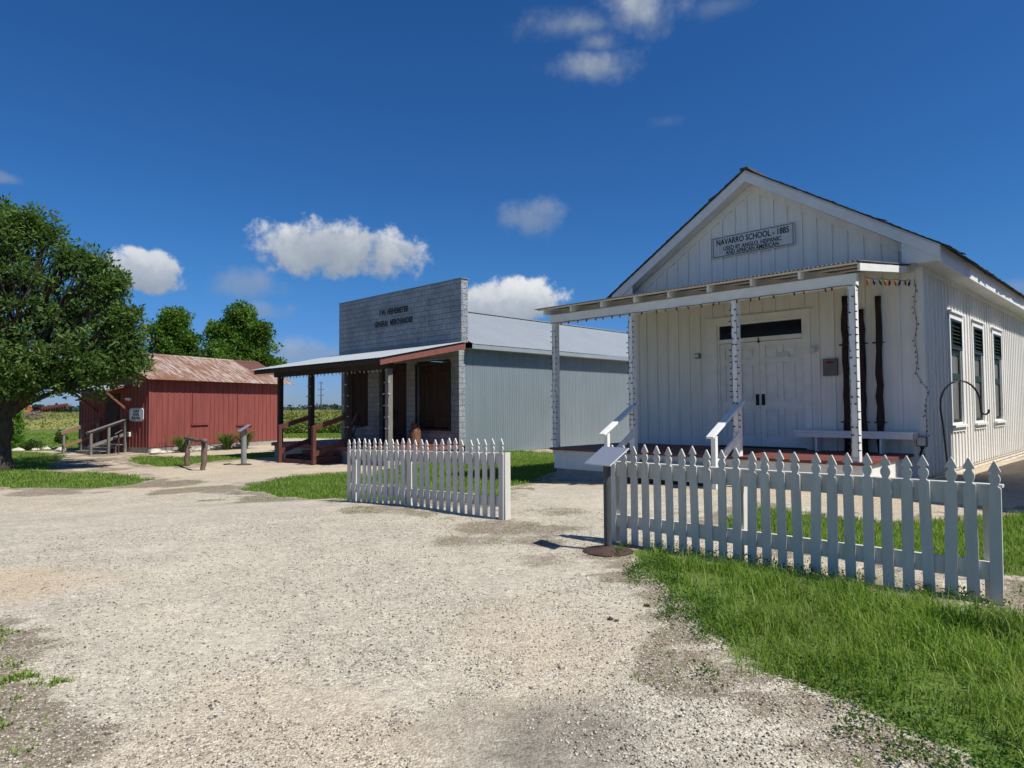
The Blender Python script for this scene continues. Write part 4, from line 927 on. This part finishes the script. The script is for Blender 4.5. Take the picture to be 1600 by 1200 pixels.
def tree(name, label, x, y, lobes, trunk_r, fork, per, size, lm, group=None, seed=1, twigs=40, aspect=.2, spread=1.0):
    rd = random.Random(seed); z0 = gzf(x, y); t = thing(name, label, 'tree', (x, y, z0), 0, group)
    b = MB(); n = 8
    b.tube([(rd.uniform(-.04, .04) * i / 3, rd.uniform(-.04, .04) * i / 3, -.15 + (fork + .15) * i / n) for i in range(n + 1)], [trunk_r * (1.45 if i == 0 else 1.12 if i == 1 else 1 - .03 * i) for i in range(n + 1)], 14, jit=.06)
    anchors = []
    for (lx, ly, lz, lr) in lobes:
        c = Vector((lx, ly, lz)); s = Vector((0, 0, fork * rd.uniform(.75, 1.0))); q = s + (c - s) * .5 + Vector((rd.uniform(-.3, .3), rd.uniform(-.3, .3), rd.uniform(.0, .5)))
        r0 = trunk_r * .5; b.tube([s, s + (q - s) * .5 + Vector((0, 0, .1)), q, c], [r0, r0 * .75, r0 * .5, r0 * .2], 7)
        for k in range(twigs):
            d = Vector((rd.gauss(0, 1), rd.gauss(0, 1), rd.gauss(0, 1) * .85)).normalized(); rr = lr * (rd.random() ** .45) * (rd.uniform(1.05, 1.32) if rd.random() < .14 else 1.0)
            e = c + d * rr; anchors.append((*e, .22 * spread * rd.uniform(.6, 1.3)))
            if k % 2 == 0: st_ = q.lerp(c, rd.random()); m = st_.lerp(e, .5) + Vector((0, 0, rd.uniform(-.15, .2))); b.tube([st_, m, e], [.03 * trunk_r / .2, .018 * trunk_r / .2, .006], 4, False)
    b.build('trunk', bark, t, smooth=True)
    V, T, r = leaf_cloud(np.array(anchors), per, 1.0, size, aspect, seed=seed)
    o = np_mesh('crown', V, [T], lm, {'rnd': r}); o.parent = t
    return t
lob = [(0, 0, 6.6, 1.5), (-1.4, .3, 6.2, 1.5), (1.2, -.2, 6.0, 1.4), (2.3, .3, 4.9, 1.35), (-2.6, 0, 4.9, 1.5), (.2, -.6, 5.0, 1.6), (1.2, .8, 5.2, 1.3), (-.8, .8, 7.4, 1.1), (.6, .2, 7.5, 1.0), (3.2, .2, 3.8, 1.15), (1.9, -.8, 3.7, 1.3),
       (.4, -1.1, 3.7, 1.35), (-1.3, -.9, 3.9, 1.5), (-3.2, .2, 3.7, 1.5), (3.3, -.3, 3.0, .85), (2.4, .6, 2.9, .9), (1.2, -.7, 2.75, .85), (.1, -1.0, 2.75, .8), (-.9, .6, 2.9, .9), (-2.2, -.6, 2.9, 1.0), (4.1, .1, 3.2, .6), (3.0, .2, 5.6, .6), (2.0, .1, 6.6, .6)]
lob += [(-.3, -1.3, 3.2, .85), (1.0, -1.2, 3.0, .75), (2.0, -.4, 2.9, .75), (3.1, -.3, 3.1, .65), (1.5, 2.2, 4.2, 1.4), (-.5, 2.4, 4.6, 1.5), (.8, 3.2, 5.4, 1.3), (2.6, 1.9, 4.0, 1.1), (-2.2, 2.2, 4.4, 1.5), (-1.3, -1.2, 3.1, .9), (.2, .9, 3.0, .8), (3.9, .1, 3.9, .55), (3.6, .2, 4.6, .6)]
lob = [(a * 1.03, c, z * 1.045 + .1, r) for a, c, z, r in lob]
lob += [(2.9, 0, 6.75, .6), (3.6, 0, 6.0, .55), (1.2, .2, 7.9, .6), (4.0, .1, 5.0, .55), (.5, 0, 8.2, .6), (-.6, .2, 8.6, .7)]
lob = [(a, c, z, q * (.88 if q > 1 else .95)) for a, c, z, q in lob]
tree('oak_tree', 'large dark green oak tree beside the drive at the left edge', -16.75, 21.9, lob, .30, 2.1, 26, .165, leafm, seed=3, twigs=43, aspect=.2)
def px_at(x, Y): return (x - 800) / 1040 * Y
G_B = 'trees behind the red shed'
def lobset(w, top, low, n, seed):
    rd = random.Random(seed); out = [(0, 0, top - .9, .9), (-w * .4, 0, low + (top - low) * .55, w * .5), (w * .4, 0, low + (top - low) * .5, w * .5), (0, 0, low + 1.2, w * .6)]
    for k in range(n): a = rd.uniform(0, 2 * pi); f = rd.random(); z = low + .6 + (top - low - 1.2) * f; rr = w * (1 - f * .7) * sqrt(rd.random()); out.append((rr * cos(a) * .95, rr * sin(a) * .95, z, rd.uniform(.55, .95)))
    return out
tree('shade_tree', 'rounded olive green tree behind left part of the red shed roof', px_at(268, 46), 46, lobset(2.7, 9.0, 3.4, 26, 5), .2, 3.2, 26, .18, leaf2, G_B, 5, 40, .32, 1.15)
tree('shade_tree', 'brighter green taller tree behind the right part of the red shed roof', px_at(372, 44), 44, lobset(3.1, 9.0, 3.0, 32, 8), .2, 3.0, 26, .18, leaf2, G_B, 9, 40, .32, 1.15)

def bush(name, label, x, y, w, h, m, n, size, seed, aspect=.3, group=None, cone=0):
    rd = random.Random(seed); t = thing(name, label, 'shrub', (x, y, gzf(x, y)), 0, group); an = []
    b = MB()
    for k in range(n):
        a = rd.uniform(0, 2 * pi); f = rd.random(); z = h * f; prof = (1 - f) ** .6 if cone else sqrt(max(1 - (2 * f - .9) ** 2, .05)) ; rr = w / 2 * prof * rd.uniform(.5, 1)
        an.append((rr * cos(a), rr * sin(a), z, .13 * min(max(w, .6), 1.2)))
        if k % 6 == 0: b.tube([(0, 0, 0), (rr * cos(a) * .5, rr * sin(a) * .5, z * .6), (rr * cos(a), rr * sin(a), z)], [.02, .012, .005], 4, False)
    b.build('stem', bark, t); V, T, r = leaf_cloud(np.array(an), 30, 1.0, size, aspect, seed=seed, up=.6); o = np_mesh('foliage', V, [T], m, {'rnd': r}); o.parent = t
bush('low_shrub', 'low spreading dark green shrub in the lawn right of the oak trunk', -23.9, 33.2, .95, .42, shrubm, 80, .075, 21)
bush('round_shrub', 'small upright green shrub standing before the shed stair', -27.2, 40.2, .62, .72, shrubm, 70, .08, 22)
bush('arborvitae', 'bright yellow-green conical evergreen partly behind the oak trunk', -26.75, 35.6, 1.5, 3.2, evergr, 190, .13, 23, .22, cone=1)
bush('low_shrub', 'green shrub at the far left edge behind the oak trunk', -29.6, 36.5, 1.5, 2.2, evergr, 120, .13, 24, .25, cone=1)

def blades(name, P, hgt, wid, bend, m, parent=None, seed=0, kind=None, z=None):
    rg = np.random.default_rng(seed); n = len(P); hgt = np.broadcast_to(hgt, n) * (.55 + .75 * rg.random(n)); th = rg.random(n) * 2 * pi
    side = np.stack([np.cos(th), np.sin(th), 0 * th], 1) * (wid * (.6 + .8 * rg.random(n)) / 2)[:, None]
    ph = th + pi / 2 + rg.normal(size=n) * .4; bd = np.stack([np.cos(ph), np.sin(ph), 0 * ph], 1) * (hgt * bend * (.2 + rg.random(n)))[:, None]
    B = np.stack([P[:, 0], P[:, 1], (gz(P[:, 0], P[:, 1]) if z is None else z) - .01 + 0 * th], 1); up = np.array([0, 0, 1.]) * hgt[:, None]
    V = np.stack([B - side, B + side, B + up * .55 + bd * .3 + side * .8, B + up * .55 + bd * .3 - side * .8, B + up * (1 - .35 * bend * 1.0) + bd], 1).reshape(-1, 3)
    I = np.arange(n) * 5; r = rg.random(n) * .72 + .28 * (rg.random(n) < .16)
    o = np_mesh(name, V, [np.stack([I, I + 1, I + 2, I + 3], 1), np.stack([I + 3, I + 2, I + 4], 1)], m, {'rnd': np.repeat(r, 5)})
    if parent: o.parent = parent
    if kind: o['kind'] = kind
    return o
def lily(label, x, y, s, seed):
    t = thing('lily_clump', label, 'plant', (x, y, gzf(x, y)), 0, 'lily clumps along the shed wall'); rd = random.Random(seed); b = MB()
    V, Fq, rr = [], [], []
    for k in range(110):
        a = rd.uniform(0, 2 * pi); reach = s * rd.uniform(.3, .95); h = s * rd.uniform(.5, 1.0); w = .035; r0 = rd.uniform(0, .12); q = rd.random()
        for i in range(5):
            f = i / 4; rad = r0 + reach * f ** 1.3; z = h * (1.9 * f - 1.15 * f * f); c = Vector((rad * cos(a), rad * sin(a), z)); sd = Vector((-sin(a), cos(a), 0)) * w * (1 - f * .85)
            V += [c - sd, c + sd]; rr += [q, q]
        o = len(V) - 10; Fq += [(o + 2 * i, o + 2 * i + 1, o + 2 * i + 3, o + 2 * i + 2) for i in range(4)]
    ob = np_mesh('leaves', np.array([tuple(v) for v in V]), [np.array(Fq)], leaf3, {'rnd': np.array(rr)}); ob.parent = t
    b = MB(); b.lathe([(.12, 0), (.1, .1), (.03, .2)], n=8); b.build('crown_base', leaf3, t)
for i, (x, y, s, lab) in enumerate(((-15.2, 30.75, 1.15, 'arching green lily clump by the shed corner, seen through the hitching rail'), (-13.95, 32.6, 1.1, 'darker lily clump against the shed wall, behind the right hitching post'), (-13.4, 33.4, 1.25, 'largest lily clump against the red wall, left of the pale information stand'))):
    lily(lab, x, y, s, 40 + i)
# white edging stones before the shed wall
def rock(seed):
    rd = random.Random(seed); b = MB(); pts = []
    n, mrows = 7, 4
    for j in range(mrows + 1):
        el = -pi / 2 + pi * j / mrows
        for k in range(n): r = rd.uniform(.75, 1.1); pts.append((cos(el) * cos(2 * pi * k / n) * r, cos(el) * sin(2 * pi * k / n) * r, sin(el) * r * .7))
    fs = [(j * n + k, j * n + (k + 1) % n, (j + 1) * n + (k + 1) % n, (j + 1) * n + k) for j in range(mrows) for k in range(n)]
    b.add(pts, fs); return b
GR = 'white limestone edging stones by the red shed'
rd = random.Random(5)
for i in range(18):
    f = i / 17; lx = .75 + rd.uniform(-.12, .12); ly = -.2 + 4.7 * f; x, y = world(SHE, lx, ly); s = rd.uniform(.13, .23)
    o = rock(100 + i).build('edging_stone', stone); o.location = (x, y, gzf(x, y) + s * .35); s *= 1.3; o.scale = (s * rd.uniform(.9, 1.5), s, s * rd.uniform(.7, 1)); o.rotation_euler = (0, 0, rd.uniform(0, 6))
    tag(o, 'pale rough limestone edging stone in the row between lawn and shed lilies', 'stone', GR)
for i, (px, Y, s) in enumerate(((30, 32.5, .28), (57, 33, .22), (68, 34, .3), (75, 33.5, .25), (88, 34, .2), (98, 33, .28))):
    x = (px - 800) / 1040 * Y; o = rock(150 + i).build('edging_stone', stone); o.location = (x, Y, gzf(x, Y) + s * .2); o.scale = (s * 1.2, s, s * .75); o.rotation_euler = (0, 0, i)
    tag(o, 'pale rough limestone edging stone under the shrubs near the oak', 'stone', 'white limestone stones by the oak')
# three small brown stones lying on the drive
for i, (x, y, s) in enumerate(((1.0, 5.05, .028), (.68, 4.75, .02), (.72, 4.72, .016))):
    o = rock(170 + i).build('brown_stone', rustbase); o.location = (x, y, s * .4); o.scale = (s * 1.3, s, s * .8)
    tag(o, ('largest reddish brown stone lying alone on the pale gravel', 'brown stone of a close pair on the pale gravel', 'smaller brown stone of the close pair on the pale gravel')[i], 'stone')

# ------------------------------------------------------------------ GRASS
def scatter(poly_keys, bbox, dens, seed, thr=.45):
    rg = np.random.default_rng(seed); x0, x1, y0, y1 = bbox; n = int((x1 - x0) * (y1 - y0) * dens)
    P = np.stack([rg.uniform(x0, x1, n), rg.uniform(y0, y1, n)], 1); gr, dirt, _, _ = masks(P[:, 0], P[:, 1])
    keep = gr > thr + rg.random(n) * .4
    for b_ in (SCH, STO, SHE):
        lx, ly = local(b_, P[:, 0], P[:, 1])
        dep = {SCH: 3.0, STO: 3.3, SHE: .0}[b_]; W_ = {SCH: 7.5, STO: 8, SHE: 5}[b_]; L_ = {SCH: 13.5, STO: 17.5, SHE: 8.2}[b_]
        keep &= ~((lx > -W_) & (lx < .15) & (ly > -dep) & (ly < L_))
    # only what the photograph's surroundings can show
    a = np.degrees(np.arctan2(P[:, 0], P[:, 1])); keep &= (np.abs(a) < 46) | (np.hypot(P[:, 0], P[:, 1]) < 6)
    return P[keep]
P = scatter(None, (.7, 5.6, 2.3, 7.4), 3400, 1, .1)
sd = sdist(G['G1'], P[:, 0], P[:, 1]); P1 = P[sd > -.45]; sd = sd[sd > -.45]; cl = fbm(P1[:, 0] * 2.4, P1[:, 1] * 2.4); cf = fbm(P1[:, 0] * 9, P1[:, 1] * 9, 3)
rg1 = np.random.default_rng(3); edge = np.clip((sd + .12 + (cl - .5) * 1.1 + (cf - .5) * .9) / .55, 0, 1)
keep = rg1.random(len(P1)) < edge * np.clip(.25 + 2.2 * (cl - .32) + 1.4 * (cf - .5), .12, 1); P1, sd, cl, cf = P1[keep], sd[keep], cl[keep], cf[keep]
h1 = (.05 + .12 * np.clip(sd / .7, 0, 1)) * (.35 + 1.3 * cl) * (.7 + .6 * cf)
grass_objs = [blades('long_grass', P1, h1, .0055, .75, grassm, seed=2, kind='stuff')]
k2 = rg1.random(len(P1)) < .10 * np.clip(sd / .5, 0, 1); grass_objs.append(blades('long_grass', P1[k2], .26, .0045, .95, grassm, seed=44, kind='stuff'))
# low broad-leaved weeds at the ragged edge and between the blades
n = 5200; xw = rg1.uniform(.7, 5.2, n); yw = rg1.uniform(2.3, 7.3, n); dw_ = sdist(G['G1'], xw, yw); kw = (dw_ > -.16) & (fbm(xw * 3.1 + 5, yw * 3.1) > .5) & (rg1.random(n) < np.where(dw_ < .35, 1, .4)); xw, yw = xw[kw], yw[kw]
V, T_, rr_ = leaf_cloud(np.stack([xw, yw, gz(xw, yw) + .025, .075 + 0 * xw], 1), 22, 1.0, .017, .4, seed=45, up=.8); wo = np_mesh('low_weeds', V, [T_], leaf2, {'rnd': rr_ * .5}); tag(wo, 'low leafy weeds along the ragged edge of the long grass', 'weeds', kind='stuff')
P2 = scatter(None, (1.8, 9.5, 4.6, 10.6), 1500, 4); P2 = P2[sdist(G['G1'], P2[:, 0], P2[:, 1]) < -.05]
grass_objs.append(blades('lawn_grass', P2, .10, .008, .6, grassm, seed=5, kind='stuff'))
P3 = scatter(None, (-8, 3, 9.5, 27), 560, 6); grass_objs.append(blades('lawn_grass', P3, .085, .012, .5, grassm, seed=7, kind='stuff'))
P4 = scatter(None, (-26, -8, 15, 34), 260, 8); grass_objs.append(blades('lawn_grass', P4, .09, .016, .5, grassm, seed=9, kind='stuff'))
n = 70000; x5 = rg1.uniform(-5.2, -1.5, n); y5 = rg1.uniform(2.4, 5.4, n); d5 = sdist(G['G7'], x5, y5); c5 = fbm(x5 * 2.6, y5 * 2.6); f5 = fbm(x5 * 11, y5 * 11, 3)
k5 = (d5 + (c5 - .5) * .6 > .02) & (c5 * .5 + f5 * .5 > .455); P5 = np.stack([x5[k5], y5[k5]], 1); grass_objs.append(blades('lawn_grass', P5, .05, .007, 1.0, grassm, seed=11, kind='stuff'))
# sparse weeds where the litter is
rg = np.random.default_rng(12); n = 60000; P6 = np.stack([rg.uniform(-9, 2.2, n), rg.uniform(2.6, 17, n)], 1); gr, di, _, _ = masks(P6[:, 0], P6[:, 1])
P6 = P6[(di * (1 - gr) > .5) & (fbm(P6[:, 0] * 4, P6[:, 1] * 4) > .5)]; grass_objs.append(blades('lawn_grass', P6, .04, .007, .9, grassm, seed=13, kind='stuff'))
for o in grass_objs:
    tag(o, 'long bright green grass in front of the picket fence' if o.name.startswith('long') else 'short green lawn grass around the buildings', 'grass')
P7 = scatter(None, (-60, -4, 33, 60), 45, 14); o = blades('lawn_grass', P7, .09, .05, .4, grassm, seed=15, kind='stuff'); tag(o, 'mown lawn beyond the red shed', 'grass')

# loose limestone chips lying on the near drive
def chips():
    rg = np.random.default_rng(20); n = 70000
    r = 2.4 + 7.5 * rg.random(n) ** 1.5; a = rg.uniform(-.72, .62, n); x, y = r * np.sin(a), r * np.cos(a)
    gr, di, dk, tn = masks(x, y); keep = (gr < .4) & (rg.random(n) < 1 - .6 * tn - .5 * dk - .35 * di) & (fbm(x * 1.1, y * 1.1) > .36); x, y = x[keep], y[keep]; n = len(x)
    base = np.array([(1, 0, 0), (-1, 0, 0), (0, 1, 0), (0, -1, 0), (0, 0, 1), (0, 0, -1)], float)
    tri = np.array([(0, 2, 4), (2, 1, 4), (1, 3, 4), (3, 0, 4), (2, 0, 5), (1, 2, 5), (3, 1, 5), (0, 3, 5)])
    s = .004 + .0075 * rg.random(n) ** 2.4; R = rg.normal(size=(n, 3, 3)); Q, _ = np.linalg.qr(R)
    sc = (rg.uniform(.6, 1.3, (n, 6, 1)) * base[None]) @ np.transpose(Q, (0, 2, 1)) * s[:, None, None]
    sc[:, :, 2] *= .6; V = sc + np.stack([x, y, gz(x, y) + (fbm(x * 3, y * 3) - .5) * .018 + (fbm(x * .8, y * .8) - .5) * .05 * sstep(.5, 4, np.hypot(x - 1, y - 7)) + s * .25], 1)[:, None, :]
    T = (tri[None] + (np.arange(n) * 6)[:, None, None]).reshape(-1, 3)
    o = np_mesh('loose_gravel', V.reshape(-1, 3), [T], gravelstone, {'rnd': np.repeat(rg.random(n), 6)}); tag(o, 'loose pale limestone chips scattered over the gravel drive', 'gravel', kind='stuff')
chips()

# ------------------------------------------------------------------ FAR FIELD
def field():
    rg = np.random.default_rng(30)
    def pts(n, a0, a1, r0, r1, pw=2.0):
        r = r0 + (r1 - r0) * rg.random(n) ** pw; a = rg.uniform(a0, a1, n); return np.stack([r * np.sin(a), r * np.cos(a)], 1)
    P = pts(46000, -.72, -.02, 54, 420); az = np.arctan2(P[:, 0], P[:, 1]); near = np.where(az < -.5, 84, 56) + (fbm(P[:, 0] * .2, P[:, 1] * .2) - .5) * 6
    R = np.hypot(P[:, 0], P[:, 1]); P = P[R > near]; R = R[R > near]; n = len(P)
    hh = 1.0 + .35 * fbm(P[:, 0] * .15, P[:, 1] * .15)
    an = np.stack([P[:, 0], P[:, 1], -.4 + hh * (.1 + .95 * rg.random(n)), .45 + R * .0016], 1)
    V, T, r = leaf_cloud(an, 4, 1.0, .2, .4, seed=31, up=.3)
    tall = np.repeat(np.clip((an[:, 2] + .1) / .9, 0, 1), 16); r = np.clip(r * .55 + .5 * tall * np.repeat(rg.random(n), 16), 0, 1)
    o = np_mesh('crop_field', V, [T], cropm, {'rnd': r}); tag(o, 'yellow-green flowering crop field reaching to the horizon', 'field', kind='stuff')
    # bed under the crop so far rows read as one mass
    ang = np.linspace(-.8, .05, 60); rad = np.concatenate([[60], np.geomspace(66, 3000, 34)]); A, Rr = np.meshgrid(ang, rad); Rr = np.where((A < -.48) & (Rr < 92), 92, Rr)
    Zb = np.where(np.arange(len(rad))[:, None] == 0, -.45, .45 + .25 * fbm(A * 300, np.log(Rr) * 60)); Rr = np.where((A < -.48) & (np.arange(len(rad))[:, None] == 0), 88, Rr); Vb = np.stack([Rr * np.sin(A), Rr * np.cos(A), Zb], -1).reshape(-1, 3); I = np.arange(60 * len(rad)).reshape(len(rad), 60)
    q = np.stack([I[:-1, :-1], I[:-1, 1:], I[1:, 1:], I[1:, :-1]], -1).reshape(-1, 4)
    fb = mat('field_canopy', (.21, .23, .06), (.28, .24, .08), .9, nscale=(.25, .05, 1), bump=1.0, bscale=(1.5, 1.5, 1.5), bdist=.5, fleck=(.18, .24, .05), fscale=.4)
    o = np_mesh('field_canopy', Vb, [q], fb); tag(o, 'distant yellow-green crop canopy', 'field', kind='stuff')
    # greener hedge along the near edge of the field
    n = 420; x = rg.uniform(-24, -11, n); y = 55.5 + rg.normal(size=n) * .7 + (x + 17) * -.12; an = np.stack([x, y, -.43 + .75 * rg.random(n), .4 + 0 * x], 1)
    V, T, r = leaf_cloud(an, 22, 1.0, .16, .35, seed=33, up=.4); o = np_mesh('hedge', V, [T], leaf2, {'rnd': r}); tag(o, 'leafy green strip of weeds along the near edge of the crop field', 'weeds', kind='stuff')
    # tree line on the horizon
    an = []
    for k in range(420):
        a = rg.uniform(-.78, .1); R0 = rg.uniform(900, 1300); h = rg.uniform(1.5, 6) * (1 + .5 * sin(a * 60)) ; c = rg.uniform(5, 12)
        for j in range(9): an.append((R0 * sin(a) + rg.normal() * c * .6, R0 * cos(a), -.4 + h * rg.random(), 3.2))
    V, T, r = leaf_cloud(np.array(an), 9, 1.0, 3.2, .5, seed=35); lm = mat('far_foliage', (.045, .075, .06), (.06, .09, .075), .9, bump=0); o = np_mesh('treeline', V, [T], lm, {'rnd': r}); tag(o, 'low dark line of far trees on the horizon', 'trees', kind='stuff')
    for k, (px, h) in enumerate(((104, 4.2), (90, 3.4))):
        Y = 420.; x = (px - 800) / 1040 * Y; t = thing('far_tree', ('isolated rounded tree on the horizon, under the tip of the auger', 'smaller far tree on the horizon beside the machine')[k], 'tree', (x, Y, -.4)); b = MB(); b.tube([(0, 0, 0), (0, 0, h * .6)], [.5, .2], 6); b.build('trunk', bark, t)
        an = np.stack([rg.normal(size=50) * h * .28, rg.normal(size=50) * h * .2, h * (.25 + .7 * rg.random(50)), 1.0 + 0 * rg.random(50)], 1); V, T, r = leaf_cloud(an, 14, 1.2, 1.2, .5, seed=37 + k); o = np_mesh('crown', V, [T], lm, {'rnd': r}); o.parent = t
field()
Y = 420.; x = (501.5 - 800) / 1040 * Y
t = thing('power_pole', 'tall thin power pole with crossarms far across the field, seen through the store porch', 'power pole', (x, Y, -.4))
b = MB(); b.tube([(0, 0, 0), (0, 0, 19.5)], [.42, .22], 8); b.build('pole', poleg, t)
for z, w in ((18.6, 2.6), (14.5, 3.6), (10.7, 3.6)):
    b = MB(); b.bar((-w / 2, 0, z), (w / 2, 0, z), .22, .22); a = b.build('crossarm', poleg, t)
    b = MB()
    for s in (-1, 1): b.lathe([(.1, z + .1), (.16, z + .3), (.08, z + .7)], (s * w * .46, 0, 0), 6)
    b.build('insulator', poleg, a)
# farm machine and brush pile at the far left
Y = 84.; cx = (66 - 800) / 1040 * Y; zb = .9
t = thing('drilling_auger', 'rusty auger with orange frame lying above the brush pile at the far left', 'farm machine', (cx, Y, .02))
b = MB(); b.bar((-2.9, 0, 1.55), (.6, 0, 1.75), .3, .3); b.bar((-1.15, 0, -.6), (-1.15, 0, 2.3), .35, .3); b.bar((-2.9, 0, 2.2), (-1.2, 0, 2.0), .3, .4); b.bar((-2.6, .5, -.6), (-2.6, .5, 2.0), .3, .3); b.build('frame', orange, t)
b = MB(); b.tube([(-1.2, -.3, 1.55), (3.3, -.3, 2.2)], .09, 8); sh = b.build('shaft', rustbase, t)
b = MB()
for k in range(13):
    f = k / 12; c = Vector((-.6 + 3.9 * f, -.3, 1.64 + .56 * f)); b.tube([c - Vector((.05, 0, .006)), c + Vector((.05, 0, .006))], .38 - .06 * f, 10)
b.build('auger_blade', redrail, sh)
b = MB(); b.tube([(-.75, -.5, 2.05), (.15, -.5, 2.1)], .3, 12); b.build('tyre', rubber, t)
b = MB(); b.box(-3.0, -1.5, -.4, .4, 2.3, 2.7); b.build('engine', rubber, t, bevel=.05)
Y = 80.5; cx = (60 - 800) / 1040 * Y
t = thing('brush_pile', 'heap of dead grey-brown branches at the edge of the field, under the auger', 'brush pile', (cx, Y, -.43)); b = MB(); rd = random.Random(9)
for k in range(420):
    px = rd.gauss(-.3, 1.3); h = 1.9 * math.exp(-((px + .7) / 1.5) ** 2) * rd.random(); a = rd.uniform(0, 2 * pi); l = rd.uniform(.3, 1.1); c = Vector((px, rd.gauss(0, .6), h)); d = Vector((cos(a), sin(a) * .5, rd.uniform(-.5, .5))) * l
    b.tube([c - d, c + d * .3 + Vector((0, 0, .08)), c + d], [.035, .028, .012], 4, False)
b.build('branches', mat('dead_branches', (.34, .27, .23), (.2, .15, .12), .9), t)
an = np.array([(rd.gauss(.9, .9), rd.gauss(0, .4), rd.random() * 1.1, .35) for k in range(60)]); V, T, r = leaf_cloud(an, 22, 1.0, .16, .35, seed=60); o = np_mesh('weeds', V, [T], cropm, {'rnd': r}); o.parent = t

# ------------------------------------------------------------------ out of frame on the right: a church and a post, added to throw shadows in
chp = thing('shadow_caster_church', 'unseen white church with a square steeple, added to shadow the schoolhouse corner', 'church', (SCH[0], SCH[1], 0), rzf(SCH))
b = MB(); b.box(3.3, 9.3, -2.4, 12, -.3, 3.6); b.prism([(3.3, 3.6), (9.3, 3.6), (6.3, 5.9)], lambda a, c, q: (a, q, c), -2.4, -2.25); b.build('wall', white, chp)
b = MB(); b.prism([(2.9, 3.42), (6.3, 6.05), (9.7, 3.42), (9.7, 3.55), (6.3, 6.2), (2.9, 3.55)], lambda a, c, q: (a, q, c), -2.7, 12.3); b.build('roof', shingle, chp)
b = MB(); b.box(3.0, 5.4, .23, 2.63, 3.0, 9.4); stp = b.build('steeple', white, chp)
b = MB(); b.add([(2.8, .0, 9.401), (5.6, .0, 9.401), (5.6, 2.85, 9.401), (2.8, 2.85, 9.401), (4.2, 1.42, 12.2)], [(3, 2, 1, 0), (0, 1, 4), (1, 2, 4), (2, 3, 4), (3, 0, 4)]); b.build('spire', shingle, stp)
t = thing('shadow_caster_post', 'unseen round wooden post added to throw a shadow streak over the long grass', 'post', (4.25, 3.6, 0))
b = MB(); b.tube([(0, 0, -.2), (.01, 0, .8), (0, .01, 1.6), (0, 0, 2.4)], [.085, .08, .078, .075], 12); b.build('shaft', log2, t, smooth=True)
